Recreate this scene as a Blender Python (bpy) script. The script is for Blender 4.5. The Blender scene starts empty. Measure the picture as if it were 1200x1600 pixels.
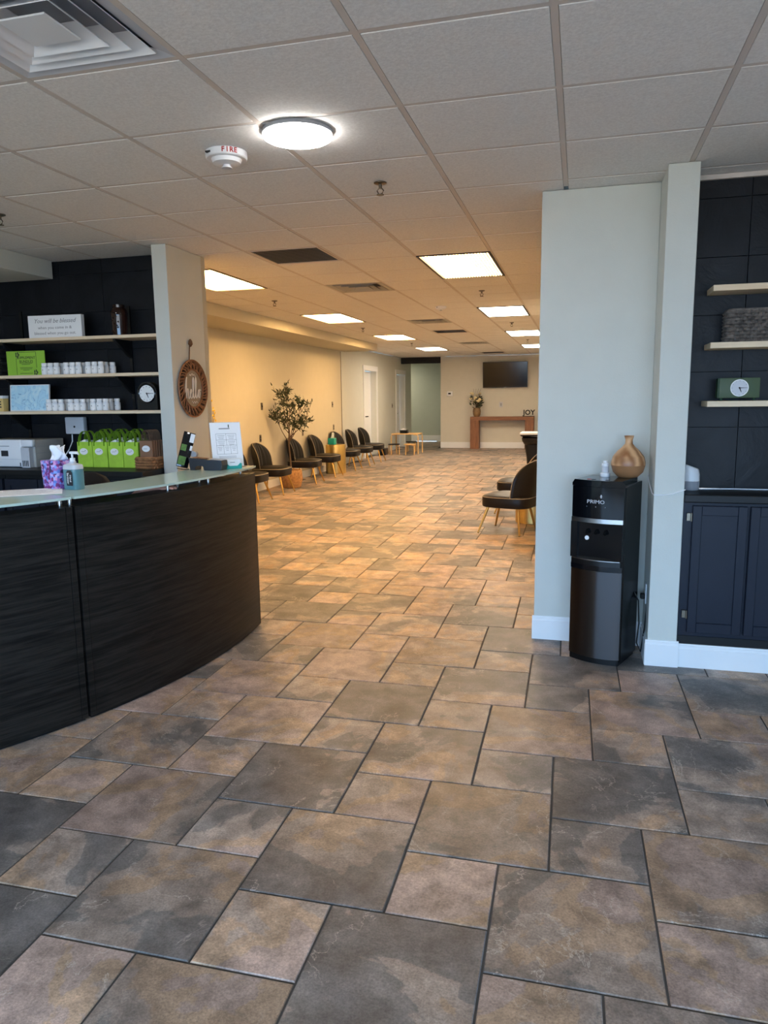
import bpy, bmesh, math, random
from mathutils import Vector, Matrix
random.seed(7)
PI = math.pi
sc = bpy.context.scene
COL = sc.collection

# ------------------------------------------------------------------ camera, world, exposure
FPX, YAW, PITCH, ROLL = 1141.84, -0.2607, -0.1556, -0.0125
CAM_H, CEIL = 1.4735, 2.6064
cyw, syw = math.cos(YAW), math.sin(YAW)
FW = Vector((syw*math.cos(PITCH), cyw*math.cos(PITCH), math.sin(PITCH)))
R0 = Vector((cyw, -syw, 0)); U0 = R0.cross(FW)
RT = math.cos(ROLL)*R0 + math.sin(ROLL)*U0
UP = -math.sin(ROLL)*R0 + math.cos(ROLL)*U0
cam_d = bpy.data.cameras.new('camera')
cam = bpy.data.objects.new('camera', cam_d); COL.objects.link(cam)
cam.matrix_world = Matrix(((RT.x, UP.x, -FW.x, 0), (RT.y, UP.y, -FW.y, 0), (RT.z, UP.z, -FW.z, CAM_H), (0, 0, 0, 1)))
cam_d.sensor_fit = 'HORIZONTAL'; cam_d.sensor_width = 36.0; cam_d.lens = FPX/1200*36.0
cam_d.clip_start = 0.05; cam_d.clip_end = 200
sc.camera = cam

world = bpy.data.worlds.new('world'); sc.world = world; world.use_nodes = True
bg = world.node_tree.nodes['Background']
bg.inputs[0].default_value = (0.39, 0.65, 1.0, 1); bg.inputs[1].default_value = 13.5

WIN_Y = -3.2
sd = bpy.data.lights.new('sun', 'SUN'); sd.energy = 26.0; sd.angle = 0.01; sd.color = (1.0, 0.86, 0.68)
so_ = bpy.data.objects.new('sun', sd); COL.objects.link(so_)
so_.rotation_euler = Vector((-0.55, -0.32, -0.77)).to_track_quat('-Z', 'Y').to_euler()   # from behind the building: lights the pavement outside, never enters
pd = bpy.data.lights.new('window_portal', 'AREA'); pd.shape = 'RECTANGLE'; pd.size = 7.4; pd.size_y = 1.9
pd.cycles.is_portal = True
po = bpy.data.objects.new('window_portal', pd); COL.objects.link(po)
po.location = (-1.0, WIN_Y-0.06, 1.25); po.rotation_euler = (PI/2, 0, 0)

sc.view_settings.view_transform = 'Standard'; sc.view_settings.look = 'None'
sc.view_settings.gamma = 1.0; sc.view_settings.use_curve_mapping = False
sc.view_settings.exposure = 0.0
sc.cycles.use_denoising = True
sc.cycles.max_bounces = 10; sc.cycles.diffuse_bounces = 6; sc.cycles.glossy_bounces = 4
sc.cycles.transmission_bounces = 6; sc.cycles.sample_clamp_indirect = 8.0
sc.cycles.caustics_reflective = False; sc.cycles.caustics_refractive = False

WARM = (1.0, 0.58, 0.22); WARM_L = 43.0
NEUT = (1.0, 0.82, 0.60); NEUT_L = 32.0
ROUND_L = 50.0

def px(p):                                       # world point -> pixel of the 1200x1600 frame
    d = Vector(p) - Vector((0, 0, CAM_H)); z = d.dot(FW)
    if z < 0.2: return None
    return 600+FPX*d.dot(RT)/z, 800-FPX*d.dot(UP)/z, z
def shown(c, size):                              # how large a piece shows, 0 when out of the frame
    q = px(c)
    if q is None or not (-60 < q[0] < 1260 and -60 < q[1] < 1660): return 0
    return size/q[2]

# ------------------------------------------------------------------ materials
def lin(c):
    return tuple(((v/255)/12.92 if v/255 <= 0.04045 else ((v/255+0.055)/1.055)**2.4) for v in c)
MATS = {}
def new_mat(name):
    m = bpy.data.materials.new(name); m.use_nodes = True
    nt = m.node_tree; b = nt.nodes['Principled BSDF']
    return m, nt, b
def N(nt, t, **kw):
    n = nt.nodes.new(t)
    for k, v in kw.items():
        if k in n.inputs.keys(): n.inputs[k].default_value = v
        else: setattr(n, k, v)
    return n
def plain(name, rgb, rough=0.5, metal=0.0, var=0.06, scale=8.0, bump=0.0, bscale=60.0, **kw):
    m, nt, b = new_mat(name)
    col = lin(rgb)
    b.inputs['Roughness'].default_value = rough; b.inputs['Metallic'].default_value = metal
    for k, v in kw.items(): b.inputs[k].default_value = v
    tc = N(nt, 'ShaderNodeTexCoord')
    nz = N(nt, 'ShaderNodeTexNoise', Scale=scale, Detail=4.0)
    nt.links.new(tc.outputs['Object'], nz.inputs['Vector'])
    rp = N(nt, 'ShaderNodeValToRGB')
    rp.color_ramp.elements[0].position = 0.3; rp.color_ramp.elements[1].position = 0.7
    rp.color_ramp.elements[0].color = (*[max(0, c*(1-var)) for c in col], 1)
    rp.color_ramp.elements[1].color = (*[min(1, c*(1+var)) for c in col], 1)
    nt.links.new(nz.outputs['Fac'], rp.inputs['Fac']); nt.links.new(rp.outputs['Color'], b.inputs['Base Color'])
    if bump:
        nb = N(nt, 'ShaderNodeTexNoise', Scale=bscale, Detail=3.0)
        nt.links.new(tc.outputs['Object'], nb.inputs['Vector'])
        bp = N(nt, 'ShaderNodeBump', Strength=bump, Distance=0.01)
        nt.links.new(nb.outputs['Fac'], bp.inputs['Height']); nt.links.new(bp.outputs['Normal'], b.inputs['Normal'])
    MATS[name] = m
    return m
def emis(name, rgb, strength):
    m, nt, b = new_mat(name)
    b.inputs['Base Color'].default_value = (0.8, 0.8, 0.8, 1)
    b.inputs['Emission Color'].default_value = (*rgb, 1); b.inputs['Emission Strength'].default_value = strength
    MATS[name] = m
    return m
def grain(name, c1, c2, rough, axis, stretch=14.0, scale=6.0, bump=0.0, lines=False):
    m, nt, b = new_mat(name)
    tc = N(nt, 'ShaderNodeTexCoord'); mp = N(nt, 'ShaderNodeMapping')
    s = [stretch]*3; s[axis] = 1.0; mp.inputs['Scale'].default_value = s
    nt.links.new(tc.outputs['Object'], mp.inputs['Vector'])
    nz = N(nt, 'ShaderNodeTexNoise', Scale=scale, Detail=7.0, Roughness=0.65, Distortion=0.4)
    nt.links.new(mp.outputs['Vector'], nz.inputs['Vector'])
    rp = N(nt, 'ShaderNodeValToRGB')
    rp.color_ramp.elements[0].position = 0.3; rp.color_ramp.elements[1].position = 0.7
    rp.color_ramp.elements[0].color = (*lin(c1), 1); rp.color_ramp.elements[1].color = (*lin(c2), 1)
    nt.links.new(nz.outputs['Fac'], rp.inputs['Fac']); nt.links.new(rp.outputs['Color'], b.inputs['Base Color'])
    b.inputs['Roughness'].default_value = rough
    if bump:
        bp = N(nt, 'ShaderNodeBump', Strength=bump, Distance=0.005)
        nt.links.new(nz.outputs['Fac'], bp.inputs['Height']); nt.links.new(bp.outputs['Normal'], b.inputs['Normal'])
    MATS[name] = m
    return m

def floor_tile_mat():
    m, nt, b = new_mat('slate_look_porcelain')
    L = nt.links.new
    geo = N(nt, 'ShaderNodeNewGeometry'); at = N(nt, 'ShaderNodeAttribute', attribute_name='rnd')
    sep = N(nt, 'ShaderNodeSeparateColor'); L(at.outputs['Color'], sep.inputs['Color'])
    off = N(nt, 'ShaderNodeVectorMath', operation='SCALE'); off.inputs['Scale'].default_value = 37.0
    L(at.outputs['Color'], off.inputs[0])
    pos = N(nt, 'ShaderNodeVectorMath', operation='ADD'); L(geo.outputs['Position'], pos.inputs[0]); L(off.outputs['Vector'], pos.inputs[1])
    # large slate patches with crisp edges
    n1 = N(nt, 'ShaderNodeTexNoise', Scale=2.3, Detail=7.0, Roughness=0.52, Distortion=0.5); L(pos.outputs['Vector'], n1.inputs['Vector'])
    bias = N(nt, 'ShaderNodeMath', operation='MULTIPLY_ADD'); L(sep.outputs['Red'], bias.inputs[0]); bias.inputs[1].default_value = 0.16; bias.inputs[2].default_value = -0.075
    s1 = N(nt, 'ShaderNodeMath', operation='ADD'); L(n1.outputs['Fac'], s1.inputs[0]); L(bias.outputs[0], s1.inputs[1])
    r1 = N(nt, 'ShaderNodeValToRGB'); e = r1.color_ramp.elements
    e[0].position = 0.30; e[0].color = (*lin((100, 98, 98)), 1)
    e[1].position = 0.455; e[1].color = (*lin((116, 112, 109)), 1)
    for p, c in ((0.465, (146, 135, 127)), (0.535, (154, 140, 130)), (0.545, (162, 140, 120)), (0.60, (167, 144, 122)), (0.61, (160, 142, 133)), (0.75, (170, 150, 141))):
        k = e.new(p); k.color = (*lin(c), 1)
    L(s1.outputs[0], r1.inputs['Fac'])
    # fine mottling
    n2 = N(nt, 'ShaderNodeTexNoise', Scale=9.0, Detail=12.0, Roughness=0.74, Distortion=0.2); L(pos.outputs['Vector'], n2.inputs['Vector'])
    r2 = N(nt, 'ShaderNodeValToRGB'); r2.color_ramp.elements[0].position = 0.28; r2.color_ramp.elements[1].position = 0.72
    r2.color_ramp.elements[0].color = (0.44, 0.43, 0.42, 1); r2.color_ramp.elements[1].color = (1.56, 1.55, 1.54, 1)
    L(n2.outputs['Fac'], r2.inputs['Fac'])
    mx = N(nt, 'ShaderNodeMix', data_type='RGBA', blend_type='MULTIPLY'); mx.inputs[0].default_value = 1.0
    L(r1.outputs['Color'], mx.inputs[6]); L(r2.outputs['Color'], mx.inputs[7])
    # broad pale and dark clouds inside each tile
    n6 = N(nt, 'ShaderNodeTexNoise', Scale=4.5, Detail=6.0, Roughness=0.6, Distortion=0.3); L(pos.outputs['Vector'], n6.inputs['Vector'])
    r6 = N(nt, 'ShaderNodeValToRGB'); r6.color_ramp.elements[0].position = 0.32; r6.color_ramp.elements[1].position = 0.70
    r6.color_ramp.elements[0].color = (0.78, 0.77, 0.77, 1); r6.color_ramp.elements[1].color = (1.26, 1.25, 1.24, 1); L(n6.outputs['Fac'], r6.inputs['Fac'])
    mx6 = N(nt, 'ShaderNodeMix', data_type='RGBA', blend_type='MULTIPLY'); mx6.inputs[0].default_value = 1.0
    L(mx.outputs[2], mx6.inputs[6]); L(r6.outputs['Color'], mx6.inputs[7])
    # grainy speckle
    n5 = N(nt, 'ShaderNodeTexNoise', Scale=150.0, Detail=3.0, Roughness=0.7); L(pos.outputs['Vector'], n5.inputs['Vector'])
    r5 = N(nt, 'ShaderNodeValToRGB'); r5.color_ramp.elements[0].position = 0.3; r5.color_ramp.elements[1].position = 0.7
    r5.color_ramp.elements[0].color = (0.7, 0.7, 0.7, 1); r5.color_ramp.elements[1].color = (1.3, 1.3, 1.3, 1); L(n5.outputs['Fac'], r5.inputs['Fac'])
    mx5 = N(nt, 'ShaderNodeMix', data_type='RGBA', blend_type='MULTIPLY'); mx5.inputs[0].default_value = 1.0
    L(mx6.outputs[2], mx5.inputs[6]); L(r5.outputs['Color'], mx5.inputs[7])
    # per-tile lightness
    lt = N(nt, 'ShaderNodeMath', operation='MULTIPLY_ADD'); L(sep.outputs['Green'], lt.inputs[0]); lt.inputs[1].default_value = 0.34; lt.inputs[2].default_value = 0.76
    mv = N(nt, 'ShaderNodeVectorMath', operation='SCALE'); L(mx5.outputs[2], mv.inputs[0]); L(lt.outputs[0], mv.inputs['Scale'])
    # thin pale veins, sparse
    n3 = N(nt, 'ShaderNodeTexNoise', Scale=2.6, Detail=8.0, Roughness=0.62, Distortion=0.6); L(pos.outputs['Vector'], n3.inputs['Vector'])
    a3 = N(nt, 'ShaderNodeMath', operation='SUBTRACT'); L(n3.outputs['Fac'], a3.inputs[0]); a3.inputs[1].default_value = 0.5
    ab = N(nt, 'ShaderNodeMath', operation='ABSOLUTE'); L(a3.outputs[0], ab.inputs[0])
    r3 = N(nt, 'ShaderNodeValToRGB'); r3.color_ramp.elements[0].position = 0.0; r3.color_ramp.elements[1].position = 0.004
    r3.color_ramp.elements[0].color = (1, 1, 1, 1); r3.color_ramp.elements[1].color = (0, 0, 0, 1)
    L(ab.outputs[0], r3.inputs['Fac'])
    n4 = N(nt, 'ShaderNodeTexNoise', Scale=3.1, Detail=1.0); L(pos.outputs['Vector'], n4.inputs['Vector'])
    r4 = N(nt, 'ShaderNodeValToRGB'); r4.color_ramp.elements[0].position = 0.46; r4.color_ramp.elements[1].position = 0.58
    L(n4.outputs['Fac'], r4.inputs['Fac'])
    vm = N(nt, 'ShaderNodeMath', operation='MULTIPLY'); L(r3.outputs['Color'], vm.inputs[0]); L(r4.outputs['Color'], vm.inputs[1])
    vs = N(nt, 'ShaderNodeMath', operation='MULTIPLY'); L(vm.outputs[0], vs.inputs[0]); vs.inputs[1].default_value = 0.6
    mz = N(nt, 'ShaderNodeMix', data_type='RGBA'); L(vs.outputs[0], mz.inputs[0]); L(mv.outputs['Vector'], mz.inputs[6])
    mz.inputs[7].default_value = (*lin((205, 196, 186)), 1)
    L(mz.outputs[2], b.inputs['Base Color'])
    rr = N(nt, 'ShaderNodeMapRange'); rr.inputs['To Min'].default_value = 0.36; rr.inputs['To Max'].default_value = 0.56
    L(n2.outputs['Fac'], rr.inputs['Value']); L(rr.outputs[0], b.inputs['Roughness'])
    bp = N(nt, 'ShaderNodeBump', Strength=0.25, Distance=0.004); L(n2.outputs['Fac'], bp.inputs['Height']); L(bp.outputs['Normal'], b.inputs['Normal'])
    MATS['floor_tile'] = m
    return m
def slate_mat():
    m, nt, b = new_mat('black_painted_slate'); L = nt.links.new
    geo = N(nt, 'ShaderNodeNewGeometry'); oi = N(nt, 'ShaderNodeObjectInfo')
    mp = N(nt, 'ShaderNodeMath', operation='MULTIPLY'); L(oi.outputs['Random'], mp.inputs[0]); mp.inputs[1].default_value = 40.0
    cb = N(nt, 'ShaderNodeCombineXYZ'); L(mp.outputs[0], cb.inputs['X']); L(mp.outputs[0], cb.inputs['Z'])
    ad = N(nt, 'ShaderNodeVectorMath', operation='ADD'); L(geo.outputs['Position'], ad.inputs[0]); L(cb.outputs[0], ad.inputs[1])
    nz = N(nt, 'ShaderNodeTexNoise', Scale=3.5, Detail=9.0, Roughness=0.62, Distortion=1.2); L(ad.outputs[0], nz.inputs['Vector'])
    rp = N(nt, 'ShaderNodeValToRGB'); rp.color_ramp.elements[0].position = 0.35; rp.color_ramp.elements[1].position = 0.7
    rp.color_ramp.elements[0].color = (*lin((15, 16, 20)), 1); rp.color_ramp.elements[1].color = (*lin((27, 29, 34)), 1)
    L(nz.outputs['Fac'], rp.inputs['Fac']); L(rp.outputs['Color'], b.inputs['Base Color'])
    b.inputs['Roughness'].default_value = 0.42; b.inputs['Specular IOR Level'].default_value = 0.22
    bp = N(nt, 'ShaderNodeBump', Strength=0.45, Distance=0.012); L(nz.outputs['Fac'], bp.inputs['Height']); L(bp.outputs['Normal'], b.inputs['Normal'])
    MATS['slate'] = m
def ceiling_tile_mat():
    m, nt, b = new_mat('acoustic_tile'); L = nt.links.new
    geo = N(nt, 'ShaderNodeNewGeometry')
    nz = N(nt, 'ShaderNodeTexNoise', Scale=95.0, Detail=4.0, Roughness=0.6); L(geo.outputs['Position'], nz.inputs['Vector'])
    rp = N(nt, 'ShaderNodeValToRGB'); rp.color_ramp.elements[0].position = 0.35; rp.color_ramp.elements[1].position = 0.65
    rp.color_ramp.elements[0].color = (*lin((222, 219, 216)), 1); rp.color_ramp.elements[1].color = (*lin((236, 234, 231)), 1)
    L(nz.outputs['Fac'], rp.inputs['Fac']); L(rp.outputs['Color'], b.inputs['Base Color'])
    b.inputs['Roughness'].default_value = 0.9
    bp = N(nt, 'ShaderNodeBump', Strength=0.3, Distance=0.004); L(nz.outputs['Fac'], bp.inputs['Height']); L(bp.outputs['Normal'], b.inputs['Normal'])
    MATS['ceiling_tile'] = m
floor_tile_mat(); slate_mat(); ceiling_tile_mat()
plain('grout', (70, 68, 66), 0.9)
plain('pavement', (166, 154, 140), 0.9, var=0.1, scale=1.5)
plain('ceiling_void', (120, 116, 112), 0.95)
plain('tee', (206, 196, 188), 0.55, var=0.02)
plain('wall_paint', (206, 208, 201), 0.7, var=0.015, bump=0.08, bscale=140)
plain('wall_cream_neutral', (210, 206, 194), 0.75, var=0.015)  # far wall cream, shifted towards neutral to offset the warm lamp light
plain('wall_cream', (192, 187, 170), 0.75, var=0.015, bump=0.08, bscale=140)
plain('wall_green', (186, 196, 186), 0.75, var=0.015)
plain('trim_white', (236, 238, 240), 0.42, var=0.01)
plain('navy_paint', (25, 30, 43), 0.42, var=0.08, **{'Specular IOR Level': 0.25})
plain('black_paint', (17, 18, 20), 0.45, **{'Specular IOR Level': 0.3})
plain('black_matte', (10, 10, 11), 0.7)
plain('black_gloss', (8, 9, 13), 0.08, var=0.02)
plain('black_plastic', (10, 11, 13), 0.25)
plain('dark_plastic', (26, 30, 38), 0.4)
plain('rubber', (12, 12, 12), 0.7)
plain('steel', (190, 190, 190), 0.25, 1.0, var=0.02)
plain('nickel', (120, 112, 100), 0.35, 1.0)
plain('gold', (206, 164, 92), 0.3, 1.0, var=0.01)
plain('gold_hammered', (214, 182, 112), 0.32, 1.0, var=0.08, bump=0.25, bscale=90)
plain('leather', (15, 12, 11), 0.45, var=0.15, bump=0.06, bscale=160, **{'Specular IOR Level': 0.35})
plain('piping', (150, 138, 120), 0.5)
plain('white_plastic', (232, 233, 236), 0.38, var=0.015)
plain('grey_plastic', (150, 152, 158), 0.45)
plain('light_grey', (198, 200, 206), 0.45)
plain('warm_grey', (168, 166, 160), 0.5)
plain('white_matte', (240, 240, 240), 0.7, var=0.01)
plain('paper', (242, 242, 244), 0.8, var=0.01)
plain('print_black', (40, 40, 44), 0.8)
plain('print_grey', (150, 148, 150), 0.8)
plain('red_ink', (170, 40, 34), 0.6)
plain('green_sign', (150, 196, 62), 0.55, var=0.03)
plain('lime_bag', (172, 212, 62), 0.55, var=0.12, scale=14, bump=0.1, bscale=50)
plain('lime_handle', (126, 170, 42), 0.6)
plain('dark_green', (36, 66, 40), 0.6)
plain('olive_green', (68, 86, 58), 0.55, var=0.04)
plain('kraft', (138, 100, 74), 0.75)
plain('kraft_handle', (104, 80, 62), 0.75)
plain('tan_box', (222, 190, 120), 0.6)
plain('wicker', (150, 104, 66), 0.75, var=0.35, scale=40)
plain('wicker_dark', (104, 96, 90), 0.8, var=0.5, scale=40)
plain('wicker_black', (26, 25, 25), 0.8, var=0.3, scale=40)
plain('wicker_pot', (176, 128, 78), 0.8, var=0.3, scale=30, bump=0.4, bscale=80)
plain('rattan', (140, 92, 58), 0.6, var=0.35, scale=30)
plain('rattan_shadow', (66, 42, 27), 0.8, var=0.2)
plain('twine', (110, 76, 46), 0.9)
plain('sign_face', (150, 136, 116), 0.8, var=0.08)
plain('cream_letter', (240, 226, 208), 0.7)
plain('brown_glass', (40, 20, 14), 0.08, var=0.1)
plain('leaf', (52, 62, 36), 0.55, var=0.35, scale=20)
plain('bark', (84, 66, 50), 0.8)
plain('soil', (60, 46, 34), 0.95)
plain('petal', (238, 222, 176), 0.7, var=0.1)
plain('petal_yellow', (236, 200, 70), 0.6, var=0.1)
plain('stone_vase', (132, 104, 70), 0.5, var=0.3, scale=30)
plain('screen', (10, 10, 14), 0.12, var=0.02)
plain('marble', (226, 222, 216), 0.3, var=0.1, scale=5)
plain('teal', (30, 160, 150), 0.45)
plain('tissue', (248, 248, 250), 0.85)
plain('clock_face', (238, 238, 236), 0.45)
plain('skin', (220, 158, 136), 0.55)
plain('sleeve', (40, 44, 56), 0.85)
plain('office_mesh', (14, 15, 17), 0.7)
plain('photo_green', (84, 122, 48), 0.4, var=0.3, scale=60)
grain('desk_laminate', (24, 23, 22), (46, 43, 40), 0.38, 2, 1.0, 1.0)
grain('shelf_wood', (226, 200, 166), (240, 220, 190), 0.55, 0, 10, 3)
grain('birch', (206, 164, 106), (224, 186, 130), 0.5, 2, 8, 4)
grain('console_wood', (106, 66, 42), (150, 100, 66), 0.5, 0, 12, 2.5)
grain('console_leg_wood', (106, 66, 42), (150, 100, 66), 0.5, 2, 12, 2.5)
emis('lamp_warm', WARM, WARM_L); emis('lamp_neutral', NEUT, NEUT_L); emis('lamp_round', (1.0, 0.97, 0.92), ROUND_L)

def desk_mat():                                   # dark laminate: grain runs around the curve, so stretch along height only
    m, nt, b = new_mat('charcoal_woodgrain'); L = nt.links.new
    tc = N(nt, 'ShaderNodeTexCoord'); mp = N(nt, 'ShaderNodeMapping'); mp.inputs['Scale'].default_value = (1.1, 1.1, 26)
    L(tc.outputs['Object'], mp.inputs['Vector'])
    nz = N(nt, 'ShaderNodeTexNoise', Scale=2.4, Detail=8.0, Roughness=0.7, Distortion=0.5); L(mp.outputs[0], nz.inputs['Vector'])
    rp = N(nt, 'ShaderNodeValToRGB'); rp.color_ramp.elements[0].position = 0.40; rp.color_ramp.elements[1].position = 0.60
    rp.color_ramp.elements[0].color = (*lin((11, 10, 10)), 1); rp.color_ramp.elements[1].color = (*lin((40, 37, 34)), 1); b.inputs['Specular IOR Level'].default_value = 0.25
    L(nz.outputs['Fac'], rp.inputs['Fac']); L(rp.outputs['Color'], b.inputs['Base Color']); b.inputs['Roughness'].default_value = 0.42
    bp = N(nt, 'ShaderNodeBump', Strength=0.15, Distance=0.003); L(nz.outputs['Fac'], bp.inputs['Height']); L(bp.outputs['Normal'], b.inputs['Normal'])
    MATS['desk'] = m
desk_mat()
def glass_mat(name, col, trans, rough):
    m, nt, b = new_mat(name)
    b.inputs['Base Color'].default_value = (*col, 1); b.inputs['Transmission Weight'].default_value = trans
    b.inputs['Roughness'].default_value = rough; b.inputs['IOR'].default_value = 1.45
    MATS[name] = m
glass_mat('frosted_glass', (0.66, 0.86, 0.78), 0.25, 0.14)
glass_mat('clear_glass', (0.93, 0.97, 0.97), 0.95, 0.03)
glass_mat('sanitizer', (0.16, 0.36, 0.42), 0.35, 0.06)
glass_mat('acrylic', (0.95, 0.97, 0.98), 0.9, 0.05)
def vase_wood():
    m, nt, b = new_mat('turned_wood'); L = nt.links.new
    tc = N(nt, 'ShaderNodeTexCoord'); mp = N(nt, 'ShaderNodeMapping'); mp.inputs['Rotation'].default_value = (0.5, 0.6, 0.2); mp.inputs['Scale'].default_value = (5, 5, 2.2)
    L(tc.outputs['Object'], mp.inputs['Vector'])
    wv = N(nt, 'ShaderNodeTexWave', Scale=2.0, Distortion=5.0, Detail=2.0); wv.wave_type = 'RINGS'
    L(mp.outputs[0], wv.inputs['Vector'])
    rp = N(nt, 'ShaderNodeValToRGB'); rp.color_ramp.elements[0].color = (*lin((152, 100, 60)), 1); rp.color_ramp.elements[1].color = (*lin((216, 168, 122)), 1)
    L(wv.outputs['Fac'], rp.inputs['Fac']); L(rp.outputs['Color'], b.inputs['Base Color']); b.inputs['Roughness'].default_value = 0.4
    MATS['turned_wood'] = m
vase_wood()
plain('diffuser_base', (160, 114, 76), 0.45, var=0.15, scale=10)
def speckle(name, cols, scale):
    m, nt, b = new_mat(name); L = nt.links.new
    tc = N(nt, 'ShaderNodeTexCoord'); vo = N(nt, 'ShaderNodeTexVoronoi', Scale=scale); L(tc.outputs['Object'], vo.inputs['Vector'])
    sp = N(nt, 'ShaderNodeSeparateColor'); L(vo.outputs['Color'], sp.inputs['Color'])
    rp = N(nt, 'ShaderNodeValToRGB'); rp.color_ramp.interpolation = 'CONSTANT'; e = rp.color_ramp.elements
    e[0].color = (*lin(cols[0]), 1); e[1].position = 1/len(cols); e[1].color = (*lin(cols[1]), 1)
    for i, c in enumerate(cols[2:], 2): k = e.new(i/len(cols)); k.color = (*lin(c), 1)
    L(sp.outputs['Red'], rp.inputs['Fac']); L(rp.outputs['Color'], b.inputs['Base Color']); b.inputs['Roughness'].default_value = 0.5
    MATS[name] = m
speckle('tissue_print', [(150, 96, 176), (96, 120, 200), (120, 40, 110), (206, 140, 190), (120, 150, 220), (70, 40, 90), (190, 170, 220)], 75)
def watercolour():
    m, nt, b = new_mat('blue_watercolour'); L = nt.links.new
    tc = N(nt, 'ShaderNodeTexCoord'); nz = N(nt, 'ShaderNodeTexNoise', Scale=9.0, Detail=6.0, Distortion=2.0); L(tc.outputs['Object'], nz.inputs['Vector'])
    rp = N(nt, 'ShaderNodeValToRGB'); e = rp.color_ramp.elements
    e[0].position = 0.3; e[0].color = (*lin((216, 238, 248)), 1); e[1].position = 0.75; e[1].color = (*lin((150, 200, 232)), 1)
    k = e.new(0.5); k.color = (*lin((176, 220, 242)), 1); k = e.new(0.515); k.color = (*lin((120, 160, 196)), 1); k = e.new(0.53); k.color = (*lin((186, 226, 246)), 1)
    L(nz.outputs['Fac'], rp.inputs['Fac']); L(rp.outputs['Color'], b.inputs['Base Color']); b.inputs['Roughness'].default_value = 0.6
    MATS['watercolour'] = m
watercolour()

# ------------------------------------------------------------------ geometry helpers
def box(bm, x0, x1, y0, y1, z0, z1, bev=0.0, seg=2):
    vs = [bm.verts.new(p) for p in ((x0,y0,z0),(x1,y0,z0),(x1,y1,z0),(x0,y1,z0),(x0,y0,z1),(x1,y0,z1),(x1,y1,z1),(x0,y1,z1))]
    fs = [bm.faces.new([vs[i] for i in f]) for f in ((0,3,2,1),(4,5,6,7),(0,1,5,4),(1,2,6,5),(2,3,7,6),(3,0,4,7))]
    if bev:
        es = list({e for f in fs for e in f.edges})
        bmesh.ops.bevel(bm, geom=es, offset=bev, segments=seg, affect='EDGES', profile=0.5)
    return bm
def frame_axes(d):
    d = Vector(d).normalized(); a = Vector((0, 0, 1)) if abs(d.z) < 0.9 else Vector((1, 0, 0))
    u = d.cross(a).normalized(); return u, d.cross(u).normalized()
def rings(bm, rs, closed_tube=False, cap=True):
    rows = [[bm.verts.new(p) for p in r] for r in rs]
    n = len(rows[0]); m = len(rows)
    for i in range(m if closed_tube else m-1):
        a, b = rows[i], rows[(i+1) % m]
        for j in range(n): bm.faces.new((a[j], a[(j+1) % n], b[(j+1) % n], b[j]))
    if cap and not closed_tube:
        bm.faces.new(rows[0][::-1]); bm.faces.new(rows[-1])
    return bm
def cyl(bm, p0, p1, r0, r1=None, n=12):
    p0, p1 = Vector(p0), Vector(p1); r1 = r0 if r1 is None else r1
    u, v = frame_axes(p1-p0)
    return rings(bm, [[p + r*(math.cos(2*PI*k/n)*u + math.sin(2*PI*k/n)*v) for k in range(n)] for p, r in ((p0, r0), (p1, r1))])
def lathe(bm, prof, n=24, c=(0, 0, 0)):
    return rings(bm, [[(c[0]+r*math.cos(2*PI*k/n), c[1]+r*math.sin(2*PI*k/n), c[2]+z) for k in range(n)] for r, z in prof])
def tube(bm, pts, r, n=6, closed=False):
    pts = [Vector(p) for p in pts]; m = len(pts); rs = []
    for i, p in enumerate(pts):
        d = (pts[(i+1) % m]-pts[i-1]) if closed else (pts[min(i+1, m-1)]-pts[max(i-1, 0)])
        u, v = frame_axes(d)
        rr = r[i] if isinstance(r, (list, tuple)) else r
        rs.append([p + rr*(math.cos(2*PI*k/n)*u + math.sin(2*PI*k/n)*v) for k in range(n)])
    return rings(bm, rs, closed_tube=closed)
def prism(bm, poly, z0, z1):
    a = [bm.verts.new((x, y, z0)) for x, y in poly]; b = [bm.verts.new((x, y, z1)) for x, y in poly]
    n = len(poly)
    bm.faces.new(a[::-1]); bm.faces.new(b)
    for i in range(n): bm.faces.new((a[i], a[(i+1) % n], b[(i+1) % n], b[i]))
    return bm
def new(): return bmesh.new()
def B(*a, **k): return box(new(), *a, **k)
def obj(name, bm, mat, parent=None, smooth=False, loc=None, rot=None):
    bmesh.ops.recalc_face_normals(bm, faces=bm.faces)
    me = bpy.data.meshes.new(name); bm.to_mesh(me); bm.free()
    me.materials.append(MATS[mat] if isinstance(mat, str) else mat)
    if smooth:
        for p in me.polygons: p.use_smooth = True
        try: me.set_sharp_from_angle(angle=0.7)
        except Exception: pass
    o = bpy.data.objects.new(name, me); COL.objects.link(o)
    if parent: o.parent = parent
    if loc: o.location = loc
    if rot: o.rotation_euler = rot
    return o
def thing(name, label, cat, loc=(0, 0, 0), rz=0.0, group=None):
    o = bpy.data.objects.new(name, None); COL.objects.link(o); o.empty_display_size = 0.1
    o.location = loc; o.rotation_euler = (0, 0, rz); o['label'] = label; o['category'] = cat
    if group: o['group'] = group
    return o
def tag(o, label, cat, group=None):
    o['label'] = label; o['category'] = cat
    if group: o['group'] = group
    return o
def struct(o, label=None, cat=None):
    o['kind'] = 'structure'
    if label: o['label'] = label
    if cat: o['category'] = cat
    return o
def dup(root, loc, rz, label, group=None):
    r = root.copy(); COL.objects.link(r); r.location = loc; r.rotation_euler = (0, 0, rz); r['label'] = label
    if group: r['group'] = group
    for ch in list(root.children):
        c = ch.copy(); COL.objects.link(c); c.parent = r
        for g in list(ch.children):
            d = g.copy(); COL.objects.link(d); d.parent = c
    return r
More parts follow.
